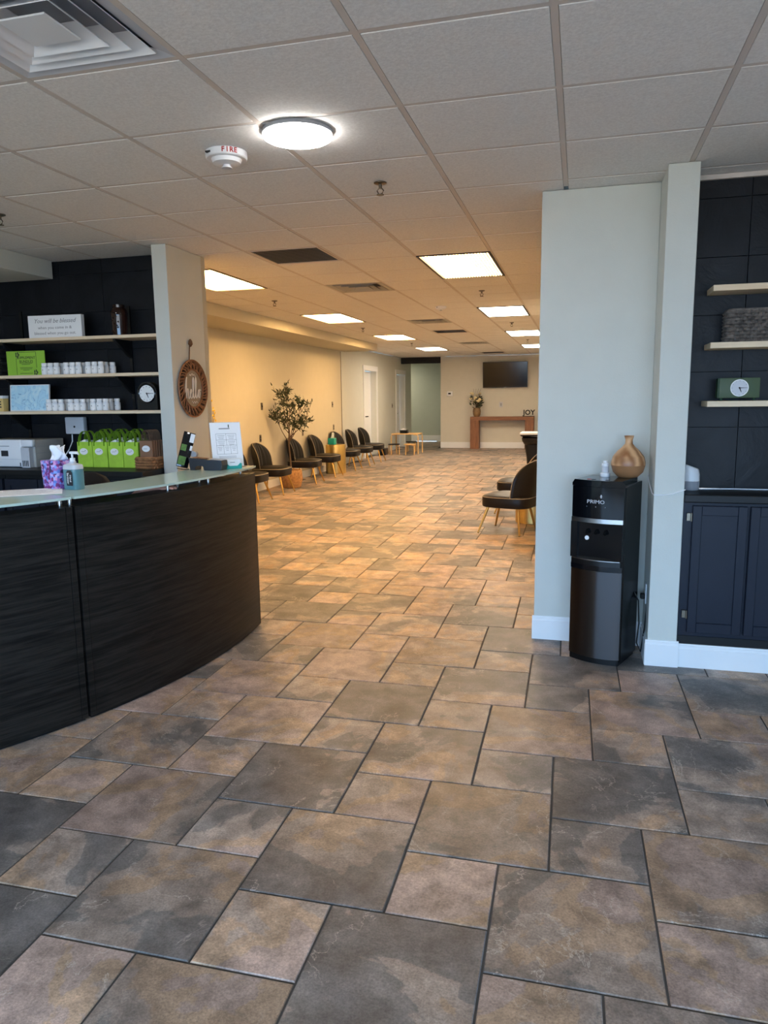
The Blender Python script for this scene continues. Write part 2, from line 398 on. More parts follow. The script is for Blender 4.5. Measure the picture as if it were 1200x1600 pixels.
def text(name, s, size, mat, parent, loc, rot, ext=0.001, align='CENTER', shear=0.0, sx=1.0, off=0.0):
    cu = bpy.data.curves.new(name, 'FONT'); cu.body = s; cu.size = size; cu.extrude = ext
    cu.align_x = align; cu.offset = off; cu.align_y = 'CENTER'; cu.shear = shear; cu.resolution_u = 2
    t = bpy.data.objects.new(name+'_curve', cu); COL.objects.link(t)
    bpy.context.view_layer.update()
    me = bpy.data.meshes.new_from_object(t.evaluated_get(bpy.context.evaluated_depsgraph_get()))
    bpy.data.objects.remove(t); bpy.data.curves.remove(cu)
    me.materials.clear(); me.materials.append(MATS[mat])
    o = bpy.data.objects.new(name, me); COL.objects.link(o)
    if parent: o.parent = parent
    o.location = loc; o.rotation_euler = rot; o.scale = (sx, 1, 1)
    return o
FRONT = (PI/2, 0, 0)               # reads along +x, faces the camera side (-y)
EAST = (PI/2, 0, PI/2)             # reads along +y, faces +x

# ================================================================== THE SETTING
X_L, X_L2, X_R, Y_FAR, Y_CORR = -4.98, -5.06, -0.235, 21.05, 24.2
XT0, YR0, PITCHT = -0.1056, 2.3968, 0.6096

# ---- floor: hopscotch of large and small slate-look tiles, each a piece
TL, TS, FANG = 0.4575, 0.3015, 0.0116
FO = (-0.4084, -0.2492); CXY = (0.1056, -2.3968)
floor = struct(obj('floor', B(-7.2, 3.0, WIN_Y, Y_CORR, -0.06, -0.004), 'grout'), 'slate-look porcelain tile floor in large and small squares', 'floor')
def tile_bm(bm, cx, cy, s, rot, rnd, lay, ztop=0.0):
    g = s/2-0.0033; c, sn = math.cos(rot), math.sin(rot); bev = 0.0025
    rows = []
    for e, z in ((g, -0.006), (g, ztop-bev), (g-bev, ztop)):
        rows.append([bm.verts.new((cx+c*a*e-sn*b_*e, cy+sn*a*e+c*b_*e, z)) for a, b_ in ((-1,-1),(1,-1),(1,1),(-1,1))])
    fs = [bm.faces.new(rows[2])]
    for r0, r1 in ((rows[0], rows[1]), (rows[1], rows[2])):
        for k in range(4): fs.append(bm.faces.new((r0[k], r0[(k+1) % 4], r1[(k+1) % 4], r1[k])))
    for f in fs:
        for lp in f.loops: lp[lay] = rnd
tiles = []
ca, sa = math.cos(FANG), math.sin(FANG)
for i in range(-40, 90):
    for j in range(-60, 80):
        for kind in (0, 1):
            x0, y0 = i*TL-j*TS, i*TS+j*TL
            s = TL if kind == 0 else TS
            if kind: x0 += TL
            fx, fy = x0+s/2+FO[0], y0+s/2+FO[1]
            X = ca*fx-sa*fy-CXY[0]; Yy = sa*fx+ca*fy-CXY[1]
            if not (WIN_Y+0.1 < Yy < Y_CORR-0.05): continue
            if X < -5.05 and not (Yy > 21.6 and X > -6.9): continue
            if X > (2.9 if Yy < 4.35 else X_R+0.1): continue
            if Yy > Y_FAR+0.1 and X > -3.75: continue
            rnd = (random.random(), random.random()*(0.75 if kind == 0 else 0.6)+(0.0 if kind == 0 else 0.4), random.random(), 1.0)
            if kind: rnd = (0.35+0.65*rnd[0], rnd[1], rnd[2], 1.0)
            tiles.append((shown((X, Yy, 0), s*s), X, Yy, s, rnd))
tiles.sort(key=lambda t: -t[0])
far_bm = new(); flay = far_bm.loops.layers.float_color.new('rnd')
for n, (w, X, Yy, s, rnd) in enumerate(tiles):
    if n < 300:
        bm = new(); lay = bm.loops.layers.float_color.new('rnd'); tile_bm(bm, 0, 0, s, 0, rnd, lay)
        obj('floor_tile', bm, 'floor_tile', floor, loc=(X, Yy, random.uniform(-0.0008, 0.0008)), rot=(0, 0, FANG))
    else: tile_bm(far_bm, X, Yy, s, FANG, rnd, flay)
o = obj('floor_tiles_beyond', far_bm, 'floor_tile', floor); o['kind'] = 'stuff'

# ---- ceiling: lay-in tiles in an exposed grid
def tee_x(k): return XT0-k*PITCHT
def row_y(r): return YR0+r*PITCHT
ceiling = struct(obj('ceiling', B(-7.2, 3.0, WIN_Y, Y_CORR, CEIL+0.05, CEIL+0.1), 'ceiling_void'), 'suspended ceiling of square white acoustic tiles in a metal grid', 'ceiling')
LIGHTS = [(1, r, 'n') for r in (6, 12, 18, 24)] + [(5, r, 'w') for r in (6, 12, 18, 24)]
VENTS = {(2, -1): 'big', (3, 8): 'vent', (3, 14): 'vent', (3, 22): 'vent', (3, 5): 'grille', (3, 17): 'grille', (3, 28): 'grille'}
taken = set(VENTS)
for k, r, _ in LIGHTS: taken |= {(k, r), (k, r+1)}
tee_bm = lambda: new()
for k in range(-5, 12):
    x = tee_x(k)
    y1 = Y_CORR if x < X_L2+0.3 else (Y_FAR if x < X_R else 4.36)
    y0 = WIN_Y
    if x < X_L2: continue
    obj('main_tee', box(new(), x-0.012, x+0.012, y0, y1, CEIL, CEIL+0.03), 'tee', ceiling)
for r in range(-9, 32):
    y = row_y(r)
    x1 = 3.0 if y < 4.36 else X_R
    x0 = -4.98
    if y > Y_FAR: continue
    obj('cross_tee', box(new(), x0, x1, y-0.012, y+0.012, CEIL+0.0006, CEIL+0.03), 'tee', ceiling)
ct = []
for k in range(-5, 9):
    for r in range(-10, 31):
        if (k, r) in taken: continue
        xa, xb = tee_x(k+1), tee_x(k); ya, yb = row_y(r), row_y(r+1)
        xa = max(xa, -5.06); xb = min(xb, 3.0); ya = max(ya, WIN_Y); yb = min(yb, Y_FAR)
        if ya > 4.3: xb = min(xb, X_R)
        if xb-xa < 0.03 or yb-ya < 0.03: continue
        ct.append((shown(((xa+xb)/2, (ya+yb)/2, CEIL), (xb-xa)*(yb-ya)), xa, xb, ya, yb))
ct.sort(key=lambda t: -t[0])
def ctile(bm, xa, xb, ya, yb):
    g, z = 0.0135, CEIL-0.0012
    box(bm, xa+g, xb-g, ya+g, yb-g, z, CEIL+0.02, 0.0015, 1)
cb = new()
for n, (w, xa, xb, ya, yb) in enumerate(ct):
    if n < 300 and w > 0:
        cx, cy = (xa+xb)/2, (ya+yb)/2; bm = new(); ctile(bm, xa-cx, xb-cx, ya-cy, yb-cy)
        obj('ceiling_tile', bm, 'ceiling_tile', ceiling, loc=(cx, cy, random.uniform(-0.0006, 0.0006)))
    else: ctile(cb, xa, xb, ya, yb)
if len(cb.verts):
    o = obj('ceiling_tiles_beyond', cb, 'ceiling_tile', ceiling); o['kind'] = 'stuff'
struct(obj('ceiling_corridor', B(-7.2, -3.9, Y_FAR+0.02, Y_CORR, CEIL-0.01, CEIL+0.045), 'ceiling_void'), 'unlit ceiling over the corridor mouth', 'ceiling')

# ---- walls
def wall(name, x0, x1, y0, y1, z0, z1, mat, label, bev=0.0):
    return struct(obj(name, B(x0, x1, y0, y1, z0, z1, bev), mat), label, 'wall')
def baseboard(name, pts, outward, mat='trim_white', label='white moulded baseboard', h=0.13, t=0.014):
    # pts: two floor points; outward: unit vector into the room
    (xa, ya), (xb, yb) = pts; ox, oy = outward
    bm = new()
    for tt, z0, z1 in ((t, 0, h-0.025), (t*0.7, h-0.025, h-0.008), (t*0.4, h-0.008, h)):
        xs = sorted((xa, xb, xa+ox*tt, xb+ox*tt)); ys = sorted((ya, yb, ya+oy*tt, yb+oy*tt))
        box(bm, xs[0], xs[-1], ys[0], ys[-1], z0, z1)
    return struct(obj(name, bm, mat), label, 'baseboard')
wall('wall_left', X_L-0.12, X_L, WIN_Y, 15.2, 0, CEIL-0.004, 'wall_cream', 'long cream wall behind the row of chairs')
D1, D2 = (17.25, 18.35), (20.5, 21.5)
wl2 = new()
for a, b_ in ((15.2, D1[0]), (D1[1], D2[0]), (D2[1], 22.4)): box(wl2, X_L2-0.2, X_L2, a, b_, 0, CEIL-0.004)
for a, b_ in (D1, D2): box(wl2, X_L2-0.2, X_L2, a, b_, 2.13, CEIL-0.004)
struct(obj('wall_left_far', wl2, 'wall_paint'), 'pale green-grey wall with two doors near the corridor', 'wall')
struct(obj('trim_1', B(X_L-0.12, X_L+0.006, 15.2, 15.225, 0, 2.45), 'nickel'), 'thin metal corner strip where the cream wall ends', 'trim')
fw = new(); box(fw, -3.88, X_R, Y_FAR, Y_FAR+0.15, 0, CEIL-0.004)
struct(obj('wall_far', fw, 'wall_cream_neutral'), 'far cream wall behind the television and console', 'wall')
wall('wall_corridor', -7.2, -3.7, Y_CORR, Y_CORR+0.1, 0, CEIL+0.05, 'wall_green', 'green-grey wall at the end of the corridor')
wall('wall_corridor_side', -3.88, -3.78, Y_FAR+0.15, Y_CORR, 0, CEIL+0.05, 'wall_green', 'side wall of the corridor behind the television wall')
wall('wall_corridor_near', -7.2, X_L2-0.2, 22.3, 22.4, 0, CEIL+0.05, 'wall_green', 'hidden near side of the corridor')
wall('wall_corridor_left', -7.3, -7.2, 22.4, Y_CORR, 0, CEIL+0.05, 'wall_green', 'hidden end of the corridor')
wall('wall_right', X_R, X_R+0.1, 4.53, Y_FAR, 0, CEIL-0.004, 'wall_cream', 'cream wall behind the chairs on the right')
wall('wall_right_wing', X_R, 0.395, 4.41, 4.53, 0, CEIL-0.004, 'wall_paint', 'pale blue-grey wall end behind the water dispenser', 0.004)
wall('wall_right_post', 0.395, 0.545, 4.09, 4.53, 0, CEIL-0.004, 'wall_paint', 'pale blue-grey projecting post beside the navy cabinet', 0.004)
wall('wall_left_pillar', -3.075, -2.955, 4.98, 5.5, 0, CEIL-0.004, 'wall_paint', 'pale pillar carrying the round hello sign', 0.004)
wall('wall_left_return', X_L, -2.955, 5.5, 5.56, 0, CEIL-0.004, 'wall_cream', 'back of the dark shelf wall')
wall('wall_front_right', 3.0, 3.1, WIN_Y, 4.5, 0, CEIL-0.004, 'wall_paint', 'side wall of the entrance area')
wall('trim_soffit', X_L, -4.24, 5.56, 15.5, 2.46, CEIL-0.004, 'wall_cream', 'low cream soffit box above the row of chairs')['category'] = 'trim'
wall('trim_soffit_shelf', X_L, -4.19, WIN_Y, 5.3, 2.462, CEIL-0.004, 'wall_paint', 'pale soffit box above the dark shelves')['category'] = 'trim'
hd = wall('trim_shade_band', X_L2, -3.88, 21.1, 21.25, 2.43, CEIL-0.012, 'black_matte', 'black band across the corridor mouth standing in for its dark unlit ceiling'); hd['category'] = 'trim'  # the shade of the unlit corridor ceiling, built as a black band
# storefront behind the camera
wf = new()
box(wf, X_L, 3.0, WIN_Y-0.15, WIN_Y, 0, 0.32); box(wf, X_L, 3.0, WIN_Y-0.15, WIN_Y, 2.2, CEIL-0.004)
box(wf, X_L, -4.7, WIN_Y-0.15, WIN_Y, 0.32, 2.2); box(wf, 2.7, 3.0, WIN_Y-0.15, WIN_Y, 0.32, 2.2)
struct(obj('wall_front', wf, 'wall_paint'), 'storefront wall with wide windows behind the viewer', 'wall')
w1 = struct(obj('window_1', B(-4.7, 2.7, WIN_Y-0.1, WIN_Y-0.05, 0.32, 0.38), 'black_paint'), 'wide dark-framed storefront window', 'window')
for k in range(6): obj('mullion', B(-4.7+k*1.48-0.025, -4.7+k*1.48+0.025, WIN_Y-0.1, WIN_Y-0.05, 0.38, 2.2), 'black_paint', w1)

struct(obj('ground_outside', B(-40, 40, -45, WIN_Y-0.15, -0.2, -0.05), 'pavement'), 'pale concrete pavement outside the storefront', 'ground')
# dark slate-tile feature walls, each slab a piece
def slate_wall(name, x0, x1, y, z0, label, xs):
    w = wall(name, x0, x1, y+0.012, y+0.07, z0, CEIL-0.004, 'black_paint', label)
    zs = [2.489-0.3*k for k in range(9)]
    zs = [CEIL-0.004]+[z for z in zs if z > z0+0.05]+[z0]
    edges = [x0]+[x for x in xs if x0+0.03 < x < x1-0.03]+[x1]
    for a, b_ in zip(zs[1:], zs[:-1]):
        for xa, xb in zip(edges[:-1], edges[1:]):
            d = random.uniform(0, 0.004)
            obj('slate_slab', B(xa+0.001-(xa+xb)/2, xb-0.001-(xa+xb)/2, -d, 0.012, a+0.001-(a+b_)/2, b_-0.001-(a+b_)/2, 0.0012, 1), 'slate', w, loc=((xa+xb)/2, y, (a+b_)/2))
    return w
slate_wall('wall_back_left', X_L, -3.075, 5.33, 0.95, 'black slate-clad wall behind the reception shelves', [-4.75, -4.15, -3.75, -3.25])
slate_wall('wall_back_right', 0.545, 3.0, 4.38, 0.95, 'black slate-clad wall above the navy cabinet', [0.84, 1.44, 2.04, 2.64])
struct(obj('trim_2', B(0.545, 3.0, 4.352, 4.374, CEIL-0.028, CEIL-0.004), 'tee'), 'light metal wall angle where slate wall meets ceiling', 'trim')

baseboard('baseboard_left', ((X_L, 5.56), (X_L, 15.2)), (1, 0))
baseboard('baseboard_left_far', ((X_L2, 18.45), (X_L2, 20.4)), (1, 0), h=0.13)
baseboard('baseboard_far', ((-3.88, Y_FAR), (X_R, Y_FAR)), (0, -1), h=0.17)
baseboard('baseboard_corridor', ((-7.1, Y_CORR), (-3.88, Y_CORR)), (0, -1), h=0.2)
baseboard('baseboard_wing', ((X_R-0.01, 4.41), (0.395, 4.41)), (0, -1), h=0.145)
baseboard('baseboard_post', ((0.383, 4.09), (0.555, 4.09)), (0, -1), h=0.145)
baseboard('baseboard_post_side', ((0.395, 4.09), (0.395, 4.395)), (-1, 0), h=0.145)

# ---- doors on the far left wall
def door(n, y0, y1, label, hy):
    d = struct(obj('door_%d' % n, B(X_L2-0.19, X_L2-0.15, y0+0.01, y1-0.01, 0.005, 2.12), 'trim_white'), label, 'door')
    for z0, z1 in ((0.2, 0.95), (1.1, 1.95)):
        obj('door_panel', B(X_L2-0.152, X_L2-0.144, y0+0.15, y1-0.15, z0, z1, 0.003, 1), 'trim_white', d)
    hb = new(); box(hb, X_L2-0.15, X_L2-0.14, hy-0.03, hy+0.03, 0.93, 1.12, 0.004, 1)
    cyl(hb, (X_L2-0.15, hy, 1.0), (X_L2-0.08, hy, 1.0), 0.012); box(hb, X_L2-0.1, X_L2-0.08, hy-0.02, hy+0.12, 0.99, 1.015)
    obj('door_handle', hb, 'black_plastic', d)
    c = new()
    for a, b_ in ((y0-0.09, y0), (y1, y1+0.09)): box(c, X_L2, X_L2+0.018, a, b_, 0, 2.13)
    box(c, X_L2, X_L2+0.02, y0-0.11, y1+0.11, 2.13, 2.25)
    obj('door_casing', c, 'trim_white', d)
    return d
door(1, *D1, 'white panelled door beside the last chair', 17.75)
door(2, *D2, 'white door nearest the corridor mouth', 20.85)

# ================================================================== CEILING FIXTURES
for n, (k, r, t) in enumerate(LIGHTS):
    xa, xb, ya, yb = tee_x(k+1), tee_x(k), row_y(r), row_y(r+2)
    cx, cy = (xa+xb)/2, (ya+yb)/2; hx, hy = (xb-xa)/2-0.004, (yb-ya)/2-0.004
    order = ('nearest', 'second', 'third', 'farthest')[n % 4]
    lab = ('%s ceiling light panel in the row over the left chairs' if t == 'w' else '%s ceiling light panel in the row over the right aisle') % order
    if n == 0: lab = 'nearest ceiling light panel of the right row with ribbed lens'
    f = thing('ceiling_light', lab, 'light', (cx, cy, CEIL-0.005), group='fluorescent ceiling panels')
    fb = new(); w = 0.022
    for a in ((-hx, -hx+w, -hy, hy), (hx-w, hx, -hy, hy), (-hx+w, hx-w, -hy, -hy+w), (-hx+w, hx-w, hy-w, hy)): box(fb, *a, -0.002, 0.02)
    obj('frame', fb, 'black_paint' if t == 'n' else 'nickel', f)
    obj('diffuser', B(-hx+w, hx-w, -hy+w, hy-w, 0.006, 0.016), 'lamp_warm' if (t == 'w' and r < 20) or (t == 'n' and r < 8) else 'lamp_neutral', f)
    if n == 0:
        for q in range(22):
            x = -hx+w+0.015+q*(2*(hx-w)-0.03)/21
            obj('lens_rib', B(x-0.005, x+0.005, -hy+w, hy-w, -0.004, 0.005), 'white_matte', f)
def cell(k, r): return (tee_x(k)+tee_x(k+1))/2, (row_y(r)+row_y(r+1))/2
# large stepped diffuser near the camera
cx, cy = cell(2, -1)
dv = thing('air_diffuser', 'large white stepped air diffuser at the top left corner', 'air vent', (cx, cy, CEIL))
H2 = PITCHT/2-0.012
def sq_ring(bm, a, za, b_, zb, t=0.003):
    for sgn in (0, 1):
        pass
    A = [(-a,-a),(a,-a),(a,a),(-a,a)]; C = [(-b_,-b_),(b_,-b_),(b_,b_),(-b_,b_)]
    va = [bm.verts.new((x, y, za)) for x, y in A]; vc = [bm.verts.new((x, y, zb)) for x, y in C]
    wa = [bm.verts.new((x, y, za+t)) for x, y in A]; wc = [bm.verts.new((x, y, zb+t)) for x, y in C]
    for i in range(4):
        j = (i+1) % 4
        bm.faces.new((va[i], va[j], vc[j], vc[i])); bm.faces.new((wa[i], wa[j], wc[j], wc[i]))
        bm.faces.new((va[i], va[j], wa[j], wa[i])); bm.faces.new((vc[i], vc[j], wc[j], wc[i]))
    return bm
obj('outer_frame', sq_ring(new(), H2, 0.0, H2-0.05, 0.012), 'light_grey', dv)
obj('cone', sq_ring(new(), H2-0.045, -0.004, H2-0.11, 0.05), 'white_plastic', dv)
obj('cone', sq_ring(new(), H2-0.10, -0.008, H2-0.165, 0.045), 'white_plastic', dv)
obj('cone', sq_ring(new(), H2-0.15, -0.012, H2-0.215, 0.04), 'white_plastic', dv)
obj('centre_plate', B(-0.085, 0.085, -0.085, 0.085, -0.012, -0.006, 0.003, 1), 'white_plastic', dv)
obj('duct_throat', B(-H2+0.06, H2-0.06, -H2+0.06, H2-0.06, 0.047, 0.049), 'grey_plastic', dv)
for (k, r), kind in VENTS.items():
    if kind == 'big': continue
    cx, cy = cell(k, r); h = PITCHT/2-0.013
    if kind == 'vent':
        v = thing('air_vent', {8: 'square supply vent nearest the dark return grille', 14: 'square supply vent midway down the ceiling', 22: 'small far supply vent near the television end'}[r], 'air vent', (cx, cy, CEIL), group='square supply vents')
        obj('outer_frame', sq_ring(new(), h, -0.002, h-0.06, 0.004), 'warm_grey', v)
        for q, a in enumerate((h-0.055, h-0.12, h-0.185)): obj('cone', sq_ring(new(), a, -0.004-0.003*q, a-0.05, 0.03), 'warm_grey', v)
        obj('duct_throat', B(-h+0.07, h-0.07, -h+0.07, h-0.07, 0.034, 0.036), 'black_matte', v)
    else:
        v = thing('return_grille', {5: 'dark square return-air grille in front of the vents', 17: 'narrow-looking return grille midway down the ceiling', 28: 'return grille in the ceiling just before the television wall'}[r], 'air vent', (cx, cy, CEIL), group='return air grilles')
        fb = new()
        for a in ((-h, -h+0.02, -h, h), (h-0.02, h, -h, h), (-h+0.02, h-0.02, -h, -h+0.02), (-h+0.02, h-0.02, h-0.02, h)): box(fb, *a, -0.003, 0.012)
        obj('frame', fb, 'tee', v)
        obj('backing', B(-h+0.02, h-0.02, -h+0.02, h-0.02, 0.012, 0.016), 'dark_plastic', v)
        for q in range(18 if r == 5 else 12):
            n_ = 18 if r == 5 else 12
            y = -h+0.03+q*(2*h-0.06)/(n_-1)
            obj('louvre', B(-h+0.02, h-0.02, y-0.006, y+0.006, 0.0, 0.004), 'dark_plastic', v)
# round LED disc
RLS = ((-1.2, 3.14, 'glowing round LED disc light near the smoke detector'), (-3.7, 2.9, 'round LED disc over the reception desk, left of the frame'), (0.95, -0.9, 'round LED disc over the entrance, right of the viewer'))
for rx, ry, rlab in RLS[1:]:
    rl = thing('round_ceiling_light', rlab, 'light', (rx, ry, CEIL-0.003), group='round LED ceiling lights')
    obj('rim', lathe(new(), [(0.150, 0.0), (0.152, -0.016), (0.148, -0.018), (0.1455, -0.018), (0.1455, 0.0)], 40), 'grey_plastic', rl, True)
    obj('diffuser', lathe(new(), [(0.145, -0.004), (0.1475, -0.019), (0.1475, -0.025), (0.140, -0.029), (0.06, -0.031)], 40), 'lamp_round', rl, True)
rl = thing('round_ceiling_light', RLS[0][2], 'light', (RLS[0][0], RLS[0][1], CEIL-0.003), group='round LED ceiling lights')
lb = lathe(new(), [(0.150, 0.0), (0.152, -0.016), (0.148, -0.018), (0.1455, -0.018), (0.1455, 0.0)], 40)
obj('rim', lb, 'grey_plastic', rl, True)
obj('diffuser', lathe(new(), [(0.145, -0.004), (0.1475, -0.019), (0.1475, -0.025), (0.140, -0.029), (0.06, -0.031)], 40), 'lamp_round', rl, True)
# smoke detectors
def smoke(loc, s, label, fire):
    t = thing('smoke_detector', label, 'smoke detector', loc, group='ceiling detectors')
    obj('base', lathe(new(), [(0.078*s, 0), (0.078*s, -0.022*s), (0.074*s, -0.026*s), (0.02*s, -0.026*s)], 28), 'white_plastic', t, True)
    obj('cap', lathe(new(), [(0.058*s, -0.026*s), (0.052*s, -0.04*s), (0.02*s, -0.045*s)], 28), 'white_plastic', t, True)
    obj('sensor', lathe(new(), [(0.014*s, -0.045*s), (0.014*s, -0.052*s), (0.02*s, -0.054*s), (0.02*s, -0.057*s)], 14), 'light_grey', t, True)
    obj('slot', B(-0.05*s, -0.03*s, -0.0745*s, -0.06*s, -0.016*s, -0.011*s), 'print_black', t)
    if fire:
        for i, ch in enumerate('FIRE'):
            a = -PI/2 + 0.30 + i*0.2
            text('lettering', ch, 0.03, 'red_ink', t, (0.0785*s*math.cos(a), 0.0785*s*math.sin(a), -0.012*s), (PI/2, 0, a+PI/2), 0.0008, off=0.0008)
    return t
smoke((-1.615, 3.30, CEIL-0.003), 1.22, 'white smoke detector marked FIRE beside the round light', True)
smoke((-1.74, 9.45, CEIL-0.003), 0.9, 'small far smoke detector between two vents', False)
# sprinklers
def sprinkler(loc, label):
    t = thing('sprinkler', label, 'sprinkler', loc, group='ceiling sprinklers')
    obj('escutcheon', lathe(new(), [(0.034, 0), (0.034, -0.004), (0.02, -0.01), (0.012, -0.01)], 18), 'nickel', t, True)
    b = new(); cyl(b, (0, 0, -0.008), (0, 0, -0.03), 0.009)
    for s in (-1, 1): tube(b, [(s*0.009, 0, -0.03), (s*0.018, 0, -0.04), (s*0.01, 0, -0.055), (0, 0, -0.06)], 0.0035)
    obj('body', b, 'nickel', t, True)
    obj('deflector', lathe(new(), [(0.02, -0.06), (0.02, -0.063)], 14), 'nickel', t)
    return t
s0 = sprinkler((-1.06, 3.98, CEIL-0.003), 'bronze sprinkler head nearest the viewer')
for (x, y), lab in {(-1.06, 8.2): 'sprinkler behind the nearest right light panel', (-3.48, 8.2): 'sprinkler behind the nearest left light panel',
        (-1.06, 11.85): 'sprinkler behind the second right light panel', (-3.48, 11.85): 'sprinkler behind the second left light panel',
        (-1.06, 15.5): 'sprinkler behind the third right light panel', (-3.48, 15.5): 'sprinkler behind the third left light panel', (-3.45, 3.93): 'sprinkler at the left edge above the reception shelves'}.items():
    dup(s0, (x, y, CEIL-0.003), 0, lab, 'ceiling sprinklers')

f = thing('corridor_light', 'light panel over the hidden end of the corridor', 'light', (-6.2, 23.3, CEIL-0.012))
obj('frame', B(-0.3, 0.3, -0.3, 0.3, -0.004, 0.0), 'tee', f); obj('diffuser', B(-0.28, 0.28, -0.28, 0.28, -0.008, -0.0045), 'lamp_neutral', f)
# ================================================================== RECEPTION DESK
DC, DR = (-4.915, 3.87), 2.95
def arc(bm, r0, r1, a0, a1, z0, z1, n=24, c=(0, 0)):
    P_ = lambda r, a: (c[0]+r*math.cos(a), c[1]+r*math.sin(a))
    rs = []
    for i in range(n+1):
        a = a0+(a1-a0)*i/n
        p, q = P_(r0, a), P_(r1, a)
        rs.append([(p[0], p[1], z0), (q[0], q[1], z0), (q[0], q[1], z1), (p[0], p[1], z1)])
    return rings(bm, rs)
rd = math.radians
desk = thing('reception_desk', 'curved charcoal wood-grain reception desk with a raised glass top', 'desk', (DC[0], DC[1], 0))
SEAM, END, LEFT = rd(-21.9), rd(8.0), rd(-52)
TOPZ = 1.007
st = 0.034/DR
for a0, a1 in ((SEAM+0.0015, END), (LEFT, SEAM-0.0015)):
    lo = a0+st if a0 > SEAM else a0
    hi = a1 if a0 > SEAM else a1-st
    obj('front_panel', arc(new(), DR-0.03, DR, lo, hi, 0.012, TOPZ, 40), 'desk', desk, True)
    obj('plinth', arc(new(), DR-0.06, DR-0.012, a0+0.004, a1-0.004, 0.0, 0.012, 40), 'black_paint', desk)
    obj('ledge', arc(new(), DR-0.14, DR-0.03, a0, a1, TOPZ-0.02, TOPZ-0.001, 30), 'desk', desk)
    obj('worktop', arc(new(), DR-0.75, DR-0.032, a0, a1, 0.72, 0.745, 30), 'desk', desk)
    g = obj('glass_top', arc(new(), DR-0.34, DR+0.002, a0+0.001, a1+(0.008 if a0 > SEAM else -0.001), TOPZ+0.034, TOPZ+0.045, 40), 'frosted_glass', desk, True)
    g['label'] = 'frosted green glass transaction top'
for a in (SEAM+0.0015+st/2, SEAM-0.0015-st/2):
    obj('edge_stile', arc(new(), DR-0.03, DR+0.002, a-st/2+0.0008, a+st/2-0.0008, 0.012, TOPZ, 4), 'desk', desk)
obj('seam_filler', arc(new(), DR-0.05, DR-0.02, SEAM-0.002, SEAM+0.002, 0.012, TOPZ-0.003, 2), 'black_matte', desk)
obj('end_panel', arc(new(), DR-0.75, DR-0.031, END-0.010, END, 0.012, TOPZ-0.021, 2), 'desk', desk)
obj('edge_band', arc(new(), DR-0.032, DR+0.001, END+0.0002, END+0.0016, 0.012, TOPZ, 2), 'black_paint', desk)
for a, r in ((SEAM-rd(0.45), DR-0.07), (SEAM+rd(0.5), DR-0.07), (rd(-10.1), DR-0.05), (rd(-6.8), DR-0.12), (rd(-3.0), DR-0.05), (rd(-2.6), DR-0.12), (rd(6.6), DR-0.07), (rd(-29), DR-0.07), (rd(-36), DR-0.07)):
    obj('standoff', cyl(new(), (r*math.cos(a), r*math.sin(a), TOPZ), (r*math.cos(a), r*math.sin(a), TOPZ+0.0335), 0.009, n=14), 'steel', desk, True)
GZ = TOPZ+0.0455
def on_desk(r, deg): return DC[0]+r*math.cos(rd(deg)), DC[1]+r*math.sin(rd(deg))

# things on the glass top ------------------------------------------------
# purple tissue box
tx, ty = -2.472, 3.045
t = thing('tissue_box', 'purple and blue patterned tissue box on the glass desk top', 'tissue box', (tx, ty, GZ), rd(-12))
def oval(w, d, n=28, p=3.0):
    out = []
    for k in range(n):
        a = 2*PI*k/n; c, s = math.cos(a), math.sin(a)
        out.append((w*math.copysign(abs(c)**(2/p), c), d*math.copysign(abs(s)**(2/p), s)))
    return out
def loft(bm, specs, p=3.0, n=28, c=(0, 0)):
    return rings(bm, [[(c[0]+x, c[1]+y, z) for x, y in oval(w, d, n, p)] for w, d, z in specs])
obj('carton', loft(new(), [(0.054, 0.05, 0), (0.056, 0.052, 0.006), (0.062, 0.057, 0.134), (0.060, 0.055, 0.138), (0.03, 0.02, 0.138)], 4.0), 'tissue_print', t, True)
tb = new()
for q in range(3):
    rows = []
    for i in range(7):
        v = i/6; w_ = 0.02+0.022*math.sin(PI*min(1, v*0.8+0.1)); ox = 0.012*q-0.008+0.016*v; oy = -0.01+0.012*q+0.01*math.sin(5*v+q)
        rows.append([tb.verts.new((ox+w_*(u-0.5)*2*(1-0.45*v*v), oy+0.012*math.sin(6*u+3*v+q), 0.134+0.078*v-0.01*abs(u-0.5)*v*(q+1)))for u in [k/6 for k in range(7)]])
    for i in range(6):
        for k in range(6): tb.faces.new((rows[i][k], rows[i][k+1], rows[i+1][k+1], rows[i+1][k]))
ti = obj('tissue', tb, 'tissue', t, True)
md = ti.modifiers.new('thick', 'SOLIDIFY'); md.thickness = 0.0015
# hand sanitizer pump bottle
t = thing('sanitizer_bottle', 'clear pump bottle of blue hand sanitizer with a black label', 'bottle', (-2.362, 3.025, GZ), rd(-10))
obj('shoulder', loft(new(), [(0.046, 0.036, 0.0975), (0.046, 0.036, 0.105), (0.044, 0.032, 0.118), (0.014, 0.014, 0.126), (0.014, 0.014, 0.134)], 3.2), 'light_grey', t, True)
obj('filled_body', loft(new(), [(0.046, 0.034, 0), (0.046, 0.036, 0.004), (0.046, 0.036, 0.096), (0.045, 0.035, 0.097)], 3.2), 'sanitizer', t, True)
lbm = prism(new(), [(-0.019, 0.02), (0.019, 0.02), (0.019, 0.082), (0.010, 0.094), (-0.010, 0.094), (-0.019, 0.082)], 0, 0.0012)
la = obj('label', lbm, 'print_black', t, loc=(0.012, -0.0375, 0), rot=FRONT)
text('lettering', 'Hand\nSanitizer', 0.016, 'white_matte', t, (0.012, -0.0392, 0.055), (PI/2, PI/2, 0), 0.0004)
pb = new(); cyl(pb, (0, 0, 0.134), (0, 0, 0.15), 0.013); cyl(pb, (0, 0, 0.15), (0, 0, 0.172), 0.005)
